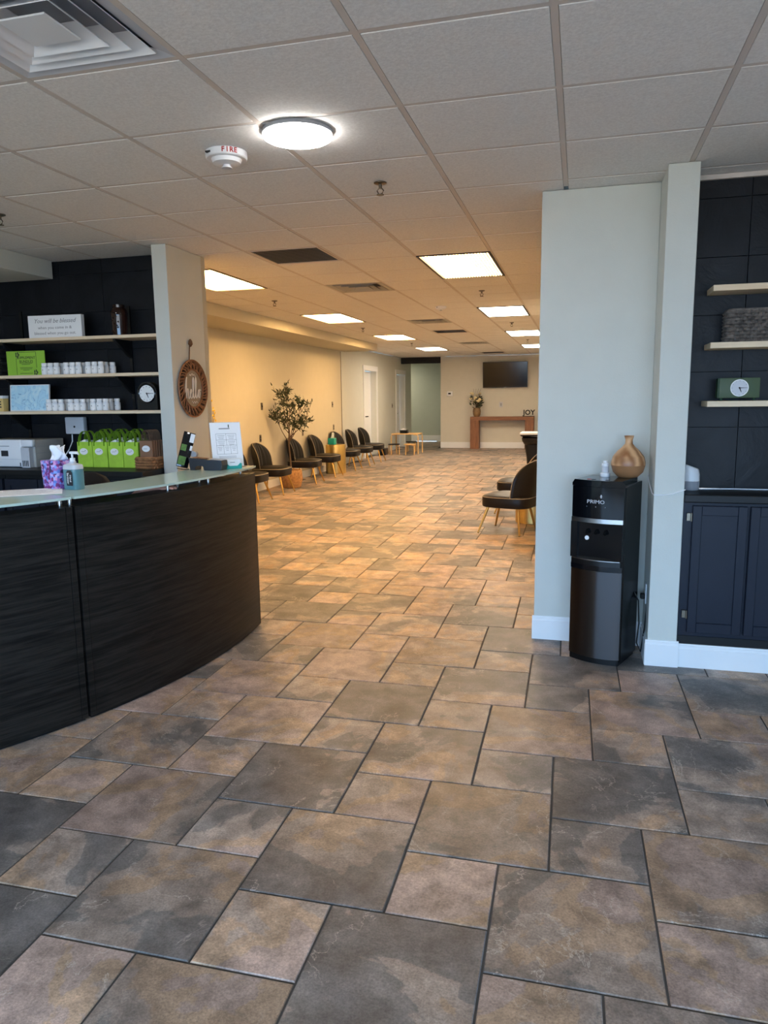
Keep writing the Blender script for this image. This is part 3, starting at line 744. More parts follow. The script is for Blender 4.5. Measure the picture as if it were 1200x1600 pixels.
box(pb, -0.012, 0.034, -0.009, 0.009, 0.170, 0.182, 0.003); cyl(pb, (0.03, 0, 0.176), (0.044, 0, 0.168), 0.004)
obj('pump', pb, 'white_plastic', t, True)
# printed sheet in acrylic on the desk
t = thing('printed_sheet', 'white printed form lying on the glass at the left edge', 'paper', (-2.52, 2.83, GZ+0.001), rd(38))
obj('sheet', B(-0.19, 0.19, -0.13, 0.13, 0, 0.0018, 0.0005, 1), 'paper', t)
for k in range(7):
    w = (0.07, 0.15, 0.16, 0.12, 0.15, 0.14, 0.1)[k]
    obj('print_line', B(-w, w, 0.09-k*0.028, 0.096-k*0.028+(0.004 if k == 0 else -0.002), 0.0019, 0.0022), 'print_grey', t)
# low card terminal
t = thing('card_terminal', 'low black card terminal with a bridge-shaped front on the desk', 'card terminal', (-2.165, 4.0, GZ), rd(2))
obj('body', prism(new(), [(-0.105, 0.028), (-0.10, 0), (-0.07, 0), (-0.065, 0.022), (-0.055, 0.026), (-0.025, 0.026), (-0.015, 0.022), (-0.01, 0), (0.10, 0), (0.108, 0.03), (0.105, 0.058), (-0.02, 0.066), (-0.108, 0.076)], -0.04, 0.04), 'dark_plastic', t, rot=FRONT)
obj('top_pad', prism(new(), [(0.02, 0.0665), (0.10, 0.0595), (0.10, 0.0605), (0.02, 0.0675)], -0.03, 0.03), 'light_grey', t, rot=FRONT)
obj('screen', prism(new(), [(-0.09, 0.0755), (0.0, 0.0685), (0.0, 0.0695), (-0.09, 0.0765)], -0.03, 0.03), 'kraft', t, rot=FRONT)
# tablet on a swivel arm
t = thing('display_tablet', 'slim tilted tablet on a swivel arm at the desk back edge', 'tablet', (-2.315, 4.06, GZ), rd(4))
slim = new(); box(slim, -0.036, 0.036, -0.006, 0.006, -0.112, 0.112, 0.004, 2)
tb_ = obj('slab', slim, 'black_gloss', t, True, loc=(-0.03, 0, 0.116), rot=(rd(-12), rd(17), rd(30)))
obj('screen', B(-0.033, 0.012, -0.0072, -0.0062, -0.1, 0.1), 'screen', tb_)
obj('picture', B(-0.032, 0.011, -0.008, -0.0073, -0.098, -0.045), 'photo_green', tb_)
obj('picture', B(-0.032, 0.0, -0.008, -0.0073, -0.01, 0.03), 'photo_green', tb_)
obj('white_badge', B(0.008, 0.034, -0.008, -0.0073, 0.05, 0.105), 'white_plastic', tb_)
obj('white_strip', B(0.02, 0.034, -0.008, -0.0073, 0.0, 0.03), 'white_plastic', tb_)
ab = new(); tube(ab, [(-0.02, 0.01, 0.1), (0.01, 0.03, 0.1), (0.012, 0.05, 0.06), (0.0, 0.055, 0.008)], 0.009, 8); lathe(ab, [(0.028, 0), (0.028, 0.005), (0.012, 0.009)], 20, (0.0, 0.055, 0))
obj('arm', ab, 'grey_plastic', t, True)
obj('joint', cyl(new(), (0.012, 0.012, 0.085), (0.012, 0.042, 0.085), 0.02, n=18), 'grey_plastic', t, True)
tag(obj('cable', tube(new(), [(-2.39, 4.02, GZ+0.004), (-2.33, 3.975, GZ+0.004), (-2.30, 3.965, GZ+0.004), (-2.277, 3.965, GZ+0.006)], 0.003), 'rubber', smooth=True), 'thin black cable running to the card terminal', 'cable')
# acrylic stand with menu, card holder
t = thing('menu_stand', 'leaning acrylic stand with a white price sheet on the desk', 'sign', (-2.11, 4.16, GZ), rd(38))
mt = Matrix.Rotation(rd(-16), 4, 'X') @ Matrix.Scale(0.9, 4, (1, 0, 0))
def tilt(bm): bmesh.ops.transform(bm, matrix=mt, verts=bm.verts); return bm
obj('acrylic_panel', tilt(B(-0.108, 0.108, 0.0015, 0.0045, 0.003, 0.29)), 'acrylic', t)
obj('foot', B(-0.108, 0.108, 0.0, 0.09, 0.0, 0.003), 'acrylic', t)
sh = obj('price_sheet', tilt(B(-0.106, 0.106, -0.001, 0.001, 0.006, 0.288)), 'paper', t)
def ink(x0, x1, z0, z1, m='print_grey'): obj('print_line', tilt(B(x0, x1, -0.0016, -0.0011, z0, z1)), m, sh)
for z in (0.085, 0.14, 0.175, 0.215): ink(-0.07, 0.07, z, z+0.0012, 'print_black')
for x, z0, z1 in ((-0.07, 0.085, 0.2162), (0.07, 0.085, 0.2162), (0.0, 0.14, 0.215), (-0.022, 0.085, 0.14), (0.026, 0.085, 0.14)): ink(x-0.0006, x+0.0006, z0, z1, 'print_black')
for x0, x1, zt in ((-0.06, -0.01, 0.205), (0.01, 0.06, 0.205), (-0.06, -0.01, 0.166), (0.01, 0.06, 0.166), (-0.064, -0.03, 0.13), (-0.015, 0.018, 0.13), (0.032, 0.064, 0.13)):
    for q in range(3): ink(x0+0.004*q, x1-0.004*q, zt-0.01*q-0.002, zt-0.01*q)
for z in (0.072, 0.064): ink(-0.06, 0.06, z-0.002, z)
ink(-0.045, 0.03, 0.245, 0.252)
obj('logo_leaf', tilt(B(0.020, 0.027, -0.0016, -0.0011, 0.254, 0.274)), 'dark_green', sh)
t = thing('card_holder', 'teal wave-shaped holder of white business cards before the price sheet', 'card holder', (-2.05, 4.10, GZ), rd(38))
obj('holder', prism(new(), [(-0.05, 0), (0.05, 0), (0.05, 0.03), (0.043, 0.034), (0.025, 0.017), (-0.025, 0.017), (-0.043, 0.034), (-0.05, 0.03)], -0.016, 0.016), 'teal', t, rot=FRONT)
cb_ = B(-0.043, 0.043, -0.005, 0.01, 0.012, 0.056, 0.0008, 1)
cds = obj('cards', cb_, 'paper', t)
obj('print_line', B(-0.02, 0.01, -0.0056, -0.0051, 0.036, 0.04), 'print_grey', cds)
# hand of a person reaching over the ledge below the glass
hp = thing('person', 'hand resting on the desk ledge under the glass, its owner hidden below', 'person', (-2.115, 3.385, TOPZ), rd(105))
def skin_mesh(name, pts, edges, rad, mat, parent, sub=2):
    me = bpy.data.meshes.new(name); me.from_pydata(pts, edges, []); o = bpy.data.objects.new(name, me); COL.objects.link(o); o.parent = parent
    m = o.modifiers.new('skin', 'SKIN'); m.use_smooth_shade = True
    for v, r_ in zip(me.skin_vertices[0].data, rad): v.radius = r_ if isinstance(r_, tuple) else (r_, r_)
    me.skin_vertices[0].data[0].use_root = True
    s = o.modifiers.new('sub', 'SUBSURF'); s.levels = sub; s.render_levels = sub
    me.materials.append(MATS[mat]); return o
pts = [(0.0, 0.03, 0.012), (0.0, -0.02, 0.01)]; eds = [(0, 1)]; rad = [(0.022, 0.012), (0.03, 0.009)]
for q, (fx_, ln) in enumerate(((-0.03, 0.055), (-0.01, 0.066), (0.011, 0.062), (0.031, 0.05))):
    b0 = len(pts); pts += [(fx_*0.9, -0.025, 0.0105), (fx_, -0.025-ln*0.5, 0.014), (fx_*1.04, -0.025-ln*0.95, 0.0085)]
    eds += [(1, b0), (b0, b0+1), (b0+1, b0+2)]; rad += [0.0085, 0.008, 0.0065]
b0 = len(pts); pts += [(0.04, 0.0, 0.0105), (0.058, -0.025, 0.0095)]; eds += [(1, b0), (b0, b0+1)]; rad += [0.009, 0.0075]
b0 = len(pts); pts += [(0.0, 0.10, 0.0), (0.0, 0.24, -0.12)]; eds += [(0, b0), (b0, b0+1)]; rad += [(0.026, 0.022), (0.036, 0.034)]
hand = skin_mesh('hand_and_forearm', pts, eds, rad, 'skin', hp)

# ================================================================== BEHIND THE DESK
# office chair
oc = thing('office_chair', 'black office chair with a rounded back behind the desk', 'chair', (-3.03, 3.78, 0), rd(160))
def shell(bm, hw, z0, z1, bulge, th, wrap, x0, lean, nu=22, nv=10, p=2.4, zr=0.5, chan=0, cd=0.0):
    fr, bk = [], []
    zm = z0+(z1-z0)*zr
    for i in range(nv+1):
        v = i/nv; z = z0+(z1-z0)*(1-(1-v)**1.25)
        k = 0 if z <= zm else min(0.995, (z-zm)/(z1-zm))
        w = hw*(1-k**p)**(1/p)
        a, b_ = [], []
        for j in range(nu+1):
            u = 2*j/nu-1
            edge = 1-abs(u)**6
            c_ = cd*abs(math.sin(PI*u*chan/2+PI/2)) if chan else 0
            xb = x0-lean*(z-z0)+wrap*(abs(u*w/hw)**2.5)
            ex = math.sin(PI*min(1, max(0, (v*1.02))))**0.25 if 0 < v < 1 else 0.25
            a.append((xb+th*0.5*max(0.25, edge)*ex+c_*edge+bulge*edge*(1-v), u*w, z))
            b_.append((xb-th*0.5*max(0.25, edge)*ex, u*w*1.0, z))
        fr.append(a); bk.append(b_)
    rs = [f+b_[::-1] for f, b_ in zip(fr, bk)]
    rings(bm, rs)
    return fr
bb = new(); shell(bb, 0.24, 0.5, 1.06, 0.0, 0.05, 0.06, -0.22, 0.12, p=2.2, zr=0.25)
obj('backrest', bb, 'office_mesh', oc, True)
obj('seat', loft(new(), [(0.22, 0.22, 0.44), (0.25, 0.25, 0.46), (0.25, 0.25, 0.5), (0.2, 0.2, 0.52)], 4), 'office_mesh', oc, True)
obj('back_bar', tube(new(), [(-0.2, 0, 0.43), (-0.29, 0, 0.46), (-0.30, 0, 0.62)], 0.02, 8), 'black_plastic', oc, True)
obj('column', cyl(new(), (0, 0, 0.09), (0, 0, 0.44), 0.028), 'grey_plastic', oc, True)
for s in (-1, 1):
    obj('armrest', tube(new(), [(-0.05, s*0.24, 0.47), (-0.05, s*0.29, 0.55), (-0.08, s*0.29, 0.68), (0.12, s*0.29, 0.69)], 0.016, 8), 'grey_plastic', oc, True)
for k in range(5):
    a = 2*PI*k/5+0.3
    lg = obj('base_leg', tube(new(), [(0, 0, 0.1), (0.26*math.cos(a), 0.26*math.sin(a), 0.075)], [0.026, 0.016], 8), 'black_plastic', oc, True)
    obj('caster', cyl(new(), (0.27*math.cos(a)-0.014*math.sin(a), 0.27*math.sin(a)+0.014*math.cos(a), 0.028), (0.27*math.cos(a)+0.014*math.sin(a), 0.27*math.sin(a)-0.014*math.cos(a), 0.028), 0.027), 'rubber', lg, True)
# back base cabinets
CT = 0.955
for k in range(3):
    x0 = -4.975+k*0.633; x1 = x0+0.628
    u = thing('base_cabinet', ('black base cabinet under the printer', 'black base cabinet under the wall device, left of the gift bags', 'black base cabinet under the lime gift bags')[k], 'cabinet', ((x0+x1)/2, 4.98, 0), group='black cabinets behind the desk')
    w = (x1-x0)/2
    obj('carcass', B(-w, w, -0.22, 0.32, 0.0, CT-0.042), 'black_paint', u)
    for s in (-1, 1):
        xa, xb = (-w+0.01, -0.004) if s < 0 else (0.004, w-0.01)
        d = obj('door', B(xa, xb, -0.238, -0.22, 0.1, 0.88, 0.003, 1), 'navy_paint', u)
        fb = new()
        for a in ((xa+0.0, xa+0.05, 0.1, 0.88), (xb-0.05, xb, 0.1, 0.88), (xa+0.05, xb-0.05, 0.1, 0.15), (xa+0.05, xb-0.05, 0.83, 0.88)): box(fb, a[0], a[1], -0.246, -0.238, a[2], a[3])
        obj('door_frame', fb, 'navy_paint', d)
tag(obj('back_counter', B(-4.975, -3.08, 4.70, 5.315, CT-0.04, CT, 0.004), 'black_paint'), 'long black countertop carrying printer and gift bags', 'countertop')
# wall shelves
for z, lab in ((1.974, 'top wooden shelf on the left slate wall, with the blessing sign'), (1.686, 'middle wooden shelf on the left slate wall, with the green sign'), (1.397, 'lowest wooden shelf on the left slate wall, with the black clock')):
    s = thing('wall_shelf', lab, 'shelf', (0, 0, z), group='wooden shelves on the left slate wall')
    obj('board', B(-4.97, -3.08, 5.05, 5.322, -0.024, 0.0, 0.002, 1), 'shelf_wood', s)
    for x in (-4.55, -3.52):
        obj('bracket', prism(new(), [(5.31, -0.16), (5.31, -0.025), (5.10, -0.025), (5.10, -0.035), (5.285, -0.15)], -0.012, 0.012), 'black_paint', s, loc=(x, 0, 0), rot=(PI/2, 0, PI/2))
for x, lab in ((-3.52, 'black shelf standard rail behind the brown glass jar'), (-4.55, 'black shelf standard rail at the left of the shelves')):
    tag(obj('shelf_standard', B(x-0.012, x+0.012, 5.312, 5.325, 1.15, 2.22), 'black_plastic'), lab, 'rail', 'shelf standard rails')
# blessing sign
t = thing('block_sign', 'white block sign reading You will be blessed on the top shelf', 'sign', (-4.075, 5.15, 1.9745), rd(3))
obj('board', B(-0.24, 0.24, -0.02, 0.02, 0, 0.18, 0.002, 1), 'white_matte', t)
text('lettering', 'You will be blessed', 0.048, 'print_grey', t, (0, -0.0212, 0.135), FRONT, 0.0006, shear=0.35, sx=1.0)
text('lettering', 'when you come in &', 0.033, 'print_grey', t, (0, -0.0212, 0.083), FRONT, 0.0006, sx=1.1)
text('lettering', 'blessed when you go out.', 0.033, 'print_grey', t, (0, -0.0212, 0.04), FRONT, 0.0006, sx=1.1)
# brown glass jar with embossed bumps
t = thing('glass_jar', 'brown embossed glass jar on the top shelf', 'jar', (-3.50, 5.16, 1.9745))
obj('body', lathe(new(), [(0.05, 0), (0.056, 0.006), (0.062, 0.15), (0.066, 0.175), (0.056, 0.205), (0.045, 0.215), (0.047, 0.235), (0.04, 0.238), (0.038, 0.21)], 28), 'brown_glass', t, True)
for k in range(11):
    a = -PI/2+random.uniform(-0.7, 0.7); z = 0.02+k*0.014
    obj('embossing', lathe(new(), [(0.003, -0.006), (0.008, 0), (0.003, 0.006)], 8, (0.059*math.cos(a), 0.059*math.sin(a), z)), 'brown_glass', t, True)
# green sign
t = thing('green_sign', 'lime green supplement sign on the middle shelf', 'sign', (-4.365, 5.12, 1.6865), rd(2))
obj('board', B(-0.178, 0.178, -0.004, 0.004, 0, 0.195, 0.001, 1), 'green_sign', t)
for a in ((-0.09, -0.087, 0.005, 0.14), (-0.06, 0.10, 0.184, 0.187), (0.097, 0.10, 0.06, 0.187)): obj('border_line', B(a[0], a[1], -0.0048, -0.0042, a[2], a[3]), 'print_black', t)
text('lettering', 'SUPPLEMENT\nBUNDLES', 0.03, 'print_black', t, (0.004, -0.0046, 0.125), FRONT, 0.0005)
for z, w in ((0.095, 0.06), (0.086, 0.04), (0.06, 0.06), (0.05, 0.055), (0.04, 0.03), (0.015, 0.06)): obj('print_line', B(-w, w, -0.0046, -0.0042, z, z+0.003), 'print_black', t)
for cx, cz in ((-0.075, 0.165), (0.088, 0.022)):
    for q in range(5):
        a = q*1.25; obj('printed_leaf', lathe(new(), [(0.002, -0.012), (0.006, 0), (0.002, 0.012)], 6), 'print_black', t, loc=(cx+0.014*math.cos(a), -0.0045, cz+0.014*math.sin(a))).scale = (1, 0.08, 1)
# dark basket at left on middle shelf
def basket(name, label, loc, w, d, h, mat, rows, rz=0.0, amp=0.004, group=None, npt=56, pw=7.0):
    t = thing(name, label, 'basket', loc, rz, group)
    outline = oval(w/2, d/2, npt, pw)
    if pw > 10:                                    # boxy basket: even spacing along a rounded rectangle
        per, c_ = [], 0.02
        for (xa, ya), (xb, yb) in (((-w/2+c_, -d/2), (w/2-c_, -d/2)), ((w/2, -d/2+c_), (w/2, d/2-c_)), ((w/2-c_, d/2), (-w/2+c_, d/2)), ((-w/2, d/2-c_), (-w/2, -d/2+c_))):
            m_ = max(2, int(round(math.hypot(xb-xa, yb-ya)/0.0085/2))*2)
            per += [(xa+(xb-xa)*q/m_, ya+(yb-ya)*q/m_) for q in range(m_+1)]
        outline = per
    for r_ in range(rows):
        z = h*(r_+0.5)/rows; rr = h/rows*0.5
        pts = [(x*(1+amp/w*2*math.sin(k*PI/2+r_*PI)), y*(1+amp/d*2*math.sin(k*PI/2+r_*PI)), z+0.15*rr*math.sin(k*PI/2+r_*PI)) for k, (x, y) in enumerate(outline)]
        obj('woven_strand', tube(new(), pts, rr*1.02, 5, True), mat, t, True)
    obj('rim', tube(new(), [(x*1.01, y*1.01, h) for x, y in outline], h/rows*0.45, 6, True), mat, t, True)
    obj('base', prism(new(), [(x*0.97, y*0.97) for x, y in outline], 0.0, 0.006), mat, t)
    return t
basket('storage_basket', 'black woven basket at the left end of the middle shelf', (-4.74, 5.17, 1.6865), 0.28, 0.2, 0.2, 'wicker_black', 7)
# white supplement bottles
def make_bottle(loc, label, group):
    t = thing('supplement_bottle', label, 'bottle', loc, group=group)
    obj('body', lathe(new(), [(0.024, 0), (0.026, 0.003), (0.026, 0.06), (0.02, 0.068), (0.018, 0.07)], 16), 'white_plastic', t, True)
    obj('cap', lathe(new(), [(0.0225, 0.07), (0.023, 0.072), (0.023, 0.09), (0.021, 0.093)], 16), 'white_matte', t, True)
    obj('label', lathe(new(), [(0.0264, 0.012), (0.0264, 0.052)], 16), 'white_matte', t, True)
    obj('label_print', B(-0.004, 0.004, -0.0268, -0.026, 0.034, 0.041), 'print_grey', t)
    return t
bottle0 = None
for z, xs, shelf in ((1.687, (-4.13, -3.925, -3.72), 'middle'), (1.398, (-4.115, -3.91, -3.70), 'lowest')):
    for gi, xc in enumerate(xs):
        for row in range(3):
            for k in range(3 if row == 0 else 2):
                x = xc+(k-1)*0.0575 + (0.03 if row else 0); y = 5.115+row*0.06
                if row: x = xc+0.0575*(k-0.5)+0.04*row*0.6
                g = ('left', 'middle', 'right')[gi]
                lab = '%s bottle in the %s row, %s white bottle cluster, %s left shelf' % ((('left', 'centre', 'right') if row == 0 else ('left', 'right'))[k], ('front', 'second', 'back')[row], g, shelf)
                gr = '%s cluster of bottles, %s left shelf' % (g, shelf)
                loc = (x, y, z)
                if bottle0 is None: bottle0 = make_bottle(loc, lab, gr)
                else: dup(bottle0, loc, 0, lab, gr)
# framed blue watercolour, tan box, shelf clock
t = thing('framed_print', 'pale blue watercolour print leaning on the lowest shelf', 'picture', (-4.375, 5.125, 1.398), rd(2))
tl = Matrix.Rotation(rd(-6), 4, 'X')
for nm, a, m in (('frame', (-0.185, 0.185, 0.0, 0.014, 0, 0.215), 'white_plastic'), ('picture', (-0.175, 0.178, -0.002, 0.0005, 0.008, 0.208), 'watercolour'), ('backing', (-0.205, -0.187, 0.004, 0.012, 0, 0.215), 'black_paint')):
    bm = B(*a); bmesh.ops.transform(bm, matrix=tl, verts=bm.verts); obj(nm, bm, m, t)
t = thing('small_box', 'small tan carton with a white lid at the left end of the lowest shelf', 'box', (-4.655, 5.12, 1.398))
obj('carton', B(-0.065, 0.065, -0.04, 0.04, 0, 0.105, 0.001, 1), 'tan_box', t); obj('lid', B(-0.066, 0.066, -0.041, 0.041, 0.105, 0.128, 0.001, 1), 'white_matte', t)
for k in range(3): obj('print_line', B(0.01, 0.045, -0.0408, -0.0402, 0.03+k*0.022, 0.04+k*0.022), 'print_black', t)
def clock_hands(parent, c, r, y, mat='print_black'):
    for ang, ln, w in ((90, 0.8, 0.05), (157, 0.55, 0.07)):       # clockwise from twelve: quarter past five
        a = rd(ang); dx, dz = math.sin(a), math.cos(a); px_, pz_ = dz, -dx
        poly = [(c[0]-dx*r*0.1+px_*r*w, c[1]-dz*r*0.1+pz_*r*w), (c[0]-dx*r*0.1-px_*r*w, c[1]-dz*r*0.1-pz_*r*w), (c[0]+dx*r*ln-px_*r*w*0.4, c[1]+dz*r*ln-pz_*r*w*0.4), (c[0]+dx*r*ln+px_*r*w*0.4, c[1]+dz*r*ln+pz_*r*w*0.4)]
        obj('clock_hand', prism(new(), poly, -y, -y+0.001), mat, parent, rot=FRONT)
t = thing('mantel_clock', 'black square-based clock with a round white face on the lowest shelf', 'clock', (-3.262, 5.135, 1.398), rd(0))
pf = [(-0.088, 0), (0.088, 0), (0.088, 0.13)] + [(0.088*math.cos(a), 0.13+0.088*math.sin(a)) for a in [PI*k/16 for k in range(17)]]
obj('case', prism(new(), pf[:2]+pf[3:], -0.03, 0.03), 'black_plastic', t, rot=FRONT)
obj('bezel', tube(new(), [(0.07*math.cos(2*PI*k/32), -0.031, 0.128+0.07*math.sin(2*PI*k/32)) for k in range(32)], 0.006, 6, True), 'black_gloss', t, True)
obj('face', cyl(new(), (0, -0.030, 0.128), (0, -0.0325, 0.128), 0.066, n=36), 'clock_face', t)
for k in range(12):
    a = PI*k/6; obj('hour_mark', B(-0.0025, 0.0025, -0.0335, -0.0326, 0.05, 0.057), 'print_grey', t, loc=(0, 0, 0.128), rot=(0, a, 0))
clock_hands(t, (0, 0.128), 0.066, -0.034)
# wall device + cord
t = thing('wall_device', 'white boxy device fixed to the slate wall above the gift bags', 'device', (-4.065, 5.312, 1.203))
obj('body', B(-0.09, 0.09, -0.05, 0.0, 0, 0.14, 0.008, 2), 'light_grey', t, True)
obj('logo_dot', cyl(new(), (0.0, -0.051, 0.06), (0.0, -0.0502, 0.06), 0.009, n=12), 'print_black', t)
obj('cord', tube(new(), [(-0.05, -0.02, 0.0), (-0.045, -0.03, -0.06), (-0.06, -0.06, -0.13), (-0.1, -0.09, -0.2), (-0.16, -0.12, -0.243)], 0.005), 'white_plastic', t, True)
# printer
t = thing('printer', 'white ink-tank printer on the black counter at the left', 'printer', (-4.45, 4.9, CT), 0)
obj('body', B(-0.30, 0.27, 0.02, 0.36, 0.0, 0.215, 0.006, 2), 'warm_grey', t, True)
obj('front_cover', B(-0.30, 0.17, -0.02, 0.03, 0.005, 0.222, 0.01, 3), 'white_plastic', t, True)
obj('corner_cover', B(0.165, 0.275, -0.015, 0.03, 0.165, 0.222, 0.012, 3), 'white_plastic', t, True)
obj('screen', B(-0.02, 0.045, -0.0225, -0.02, 0.09, 0.135), 'print_black', t)
obj('paper_slot', B(-0.04, 0.06, -0.0222, -0.02, 0.168, 0.173), 'grey_plastic', t)
obj('tray_line', B(-0.30, 0.17, -0.0222, -0.02, 0.066, 0.069), 'light_grey', t)
ik = obj('ink_window', B(0.172, 0.25, -0.03, 0.03, 0.0, 0.16, 0.003, 1), 'light_grey', t)
for k in range(4): obj('ink_level', B(0.185+k*0.015, 0.193+k*0.015, -0.0308, -0.03, 0.012, 0.058), 'print_black', ik)
obj('ink_mark', B(0.15, 0.158, -0.0222, -0.02, 0.012, 0.04), 'print_black', t)
for z in (0.06, 0.11, 0.16): obj('panel_line', B(0.2695, 0.2712, 0.03, 0.35, z, z+0.003), 'grey_plastic', t)
# lime gift bags
def make_bag(loc, label, rz):
    t = thing('gift_bag', label, 'gift bag', loc, rz, 'lime gift bags')
    obj('body', B(-0.066, 0.066, -0.045, 0.045, 0.0, 0.2, 0.003, 1), 'lime_bag', t)
    for y in (-0.04, 0.04):
        pts = [(-0.045, y, 0.17)]+[(0.045*math.cos(PI-a), y*(1-0.2*math.sin(a)), 0.2+0.085*math.sin(a)) for a in [PI*k/12 for k in range(13)]]+[(0.045, y, 0.17)]
        bm = new(); rows = []
        for p_ in pts: rows.append([(p_[0]-0.001, p_[1]-0.017*(1 if y < 0 else -1), p_[2]), (p_[0]+0.001, p_[1]-0.017*(1 if y < 0 else -1), p_[2]), (p_[0]+0.001, p_[1]+0.017*(1 if y < 0 else -1), p_[2]), (p_[0]-0.001, p_[1]+0.017*(1 if y < 0 else -1), p_[2])])
        rings(bm, rows); obj('handle', bm, 'lime_handle', t, True)
    tp = new()
    for q in range(5): box(tp, -0.055+q*0.02, -0.035+q*0.02, -0.03+0.01*(q % 2), 0.02, 0.19, 0.205+0.006*(q % 3))
    obj('tissue_paper', tp, 'white_matte', t)
    st_ = obj('sticker', lathe(new(), [(0.036, 0), (0.036, 0.001)], 24), 'white_matte', t, loc=(-0.008, -0.0455, 0.125), rot=FRONT); st_.scale = (1, 0.72, 1)
    obj('sticker_leaf', lathe(new(), [(0.004, 0.0012), (0.004, 0.0016)], 8), 'print_black', st_, loc=(0.014, 0.01, 0))
    obj('sticker_print', B(-0.02, 0.01, -0.003, 0.001, 0.0011, 0.0015), 'print_grey', st_)
    return t
xs = (-3.775, -3.633, -3.491, -3.352)
wh = ('leftmost front', 'second front', 'third front', 'rightmost front')
bag0 = None
for k, x in enumerate(xs):
    lab = '%s lime green gift bag with a white oval sticker on the counter' % wh[k]
    if bag0 is None: bag0 = make_bag((x, 5.03, CT), lab, 0.04)
    else: dup(bag0, (x, 5.03-0.004*k, CT), random.uniform(-0.01, 0.015), lab, 'lime gift bags')
for k, x in enumerate((-3.69, -3.545, -3.40)):
    dup(bag0, (x, 5.155, CT), random.uniform(-0.04, 0.04), 'lime green gift bag behind the %s front bag' % ('leftmost', 'second', 'third')[k], 'lime gift bags').scale = (1, 1, 1.04)
# basket of folded kraft bags
basket('small_basket', 'small brown woven basket holding kraft bags beside the pillar', (-3.178, 5.0, CT), 0.168, 0.22, 0.085, 'wicker', 4, amp=0.006)
for k in range(5):
    t = thing('kraft_bag', ('front kraft paper bag with a white sticker in the small basket', 'second kraft bag in the small basket', 'third kraft bag in the small basket', 'fourth kraft bag in the small basket', 'rearmost kraft bag in the small basket')[k], 'paper bag', (-3.19+0.004*k, 4.945+0.026*k, CT+0.0085), 0, 'kraft bags in the small basket')
    obj('body', B(-0.055, 0.055, -0.011, 0.011, 0, 0.205, 0.002, 1), 'kraft', t)
    for y in (-0.008, 0.008):
        obj('handle', tube(new(), [(0.036*math.cos(PI-a), y, 0.2+0.085*math.sin(a)**0.7) for a in [PI*q/12 for q in range(13)]], 0.003, 6), 'kraft_handle', t, True)
    if k == 0:
        st_ = obj('sticker', lathe(new(), [(0.034, 0), (0.034, 0.001)], 24), 'white_matte', t, loc=(0.0, -0.0115, 0.145), rot=FRONT); st_.scale = (1, 0.72, 1)
        obj('sticker_print', B(-0.02, 0.01, -0.003, 0.001, 0.0011, 0.0015), 'print_grey', st_)
t = thing('green_bag', 'dark green gift bag squeezed against the pillar', 'gift bag', (-3.13, 5.20, CT))
obj('body', B(-0.04, 0.04, -0.06, 0.06, 0, 0.2, 0.003, 1), 'dark_green', t)
obj('handle', tube(new(), [(0.025*math.cos(PI-a), -0.06, 0.195+0.06*math.sin(a)) for a in [PI*q/12 for q in range(13)]], 0.003, 6), 'dark_green', t, True)

# hello wreath on the pillar side
t = thing('hello_wreath', 'round rattan wreath sign reading hello hung on the pillar', 'sign', (-2.953, 5.252, 1.56), 0)
# local: y right, z up, x toward room
def P3(r, a, x): return (x, r*math.cos(a), r*math.sin(a))
obj('outer_hoop', tube(new(), [P3(0.218, 2*PI*k/48, 0.012) for k in range(48)], 0.008, 6, True), 'rattan', t, True)
obj('inner_hoop', tube(new(), [P3(0.148, 2*PI*k/40, 0.012) for k in range(40)], 0.008, 6, True), 'rattan', t, True)
for k in range(44):
    a = 2*PI*k/44; s = 1 if k % 2 else -1
    obj('woven_strand', tube(new(), [P3(0.15, a-0.09, 0.014+0.004*s), P3(0.183, a+0.02*s, 0.022+0.004*s), P3(0.217, a+0.11, 0.014-0.004*s)], [0.004, 0.0065, 0.004], 5), 'rattan', t, True)
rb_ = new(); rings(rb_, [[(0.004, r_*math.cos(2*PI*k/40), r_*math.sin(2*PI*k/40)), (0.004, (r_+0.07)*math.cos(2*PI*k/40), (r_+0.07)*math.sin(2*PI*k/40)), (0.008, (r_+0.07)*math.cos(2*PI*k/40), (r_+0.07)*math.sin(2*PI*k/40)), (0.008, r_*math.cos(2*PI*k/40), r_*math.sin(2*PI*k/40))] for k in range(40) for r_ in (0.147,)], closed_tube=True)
obj('gap_shade_ring', rb_, 'rattan_shadow', t)  # dark ring added behind the strands, its colour the shade in the gaps
fc = lathe(new(), [(0.143, 0), (0.143, 0.008)], 40)
obj('face', fc, 'sign_face', t, rot=(0, PI/2, 0))
def stroke(pts, r=0.0042): 
    out = []
    P_ = [Vector(p) for p in pts]
    for i in range(len(P_)-1):
        p0, p1, p2, p3 = P_[max(i-1, 0)], P_[i], P_[i+1], P_[min(i+2, len(P_)-1)]
        for q in range(6):
            s = q/6; out.append(0.5*((2*p1)+(-p0+p2)*s+(2*p0-5*p1+4*p2-p3)*s*s+(-p0+3*p1-3*p2+p3)*s**3))
    out.append(P_[-1])
    return tube(new(), [(0.012, p.x, p.y) for p in out], r, 5)
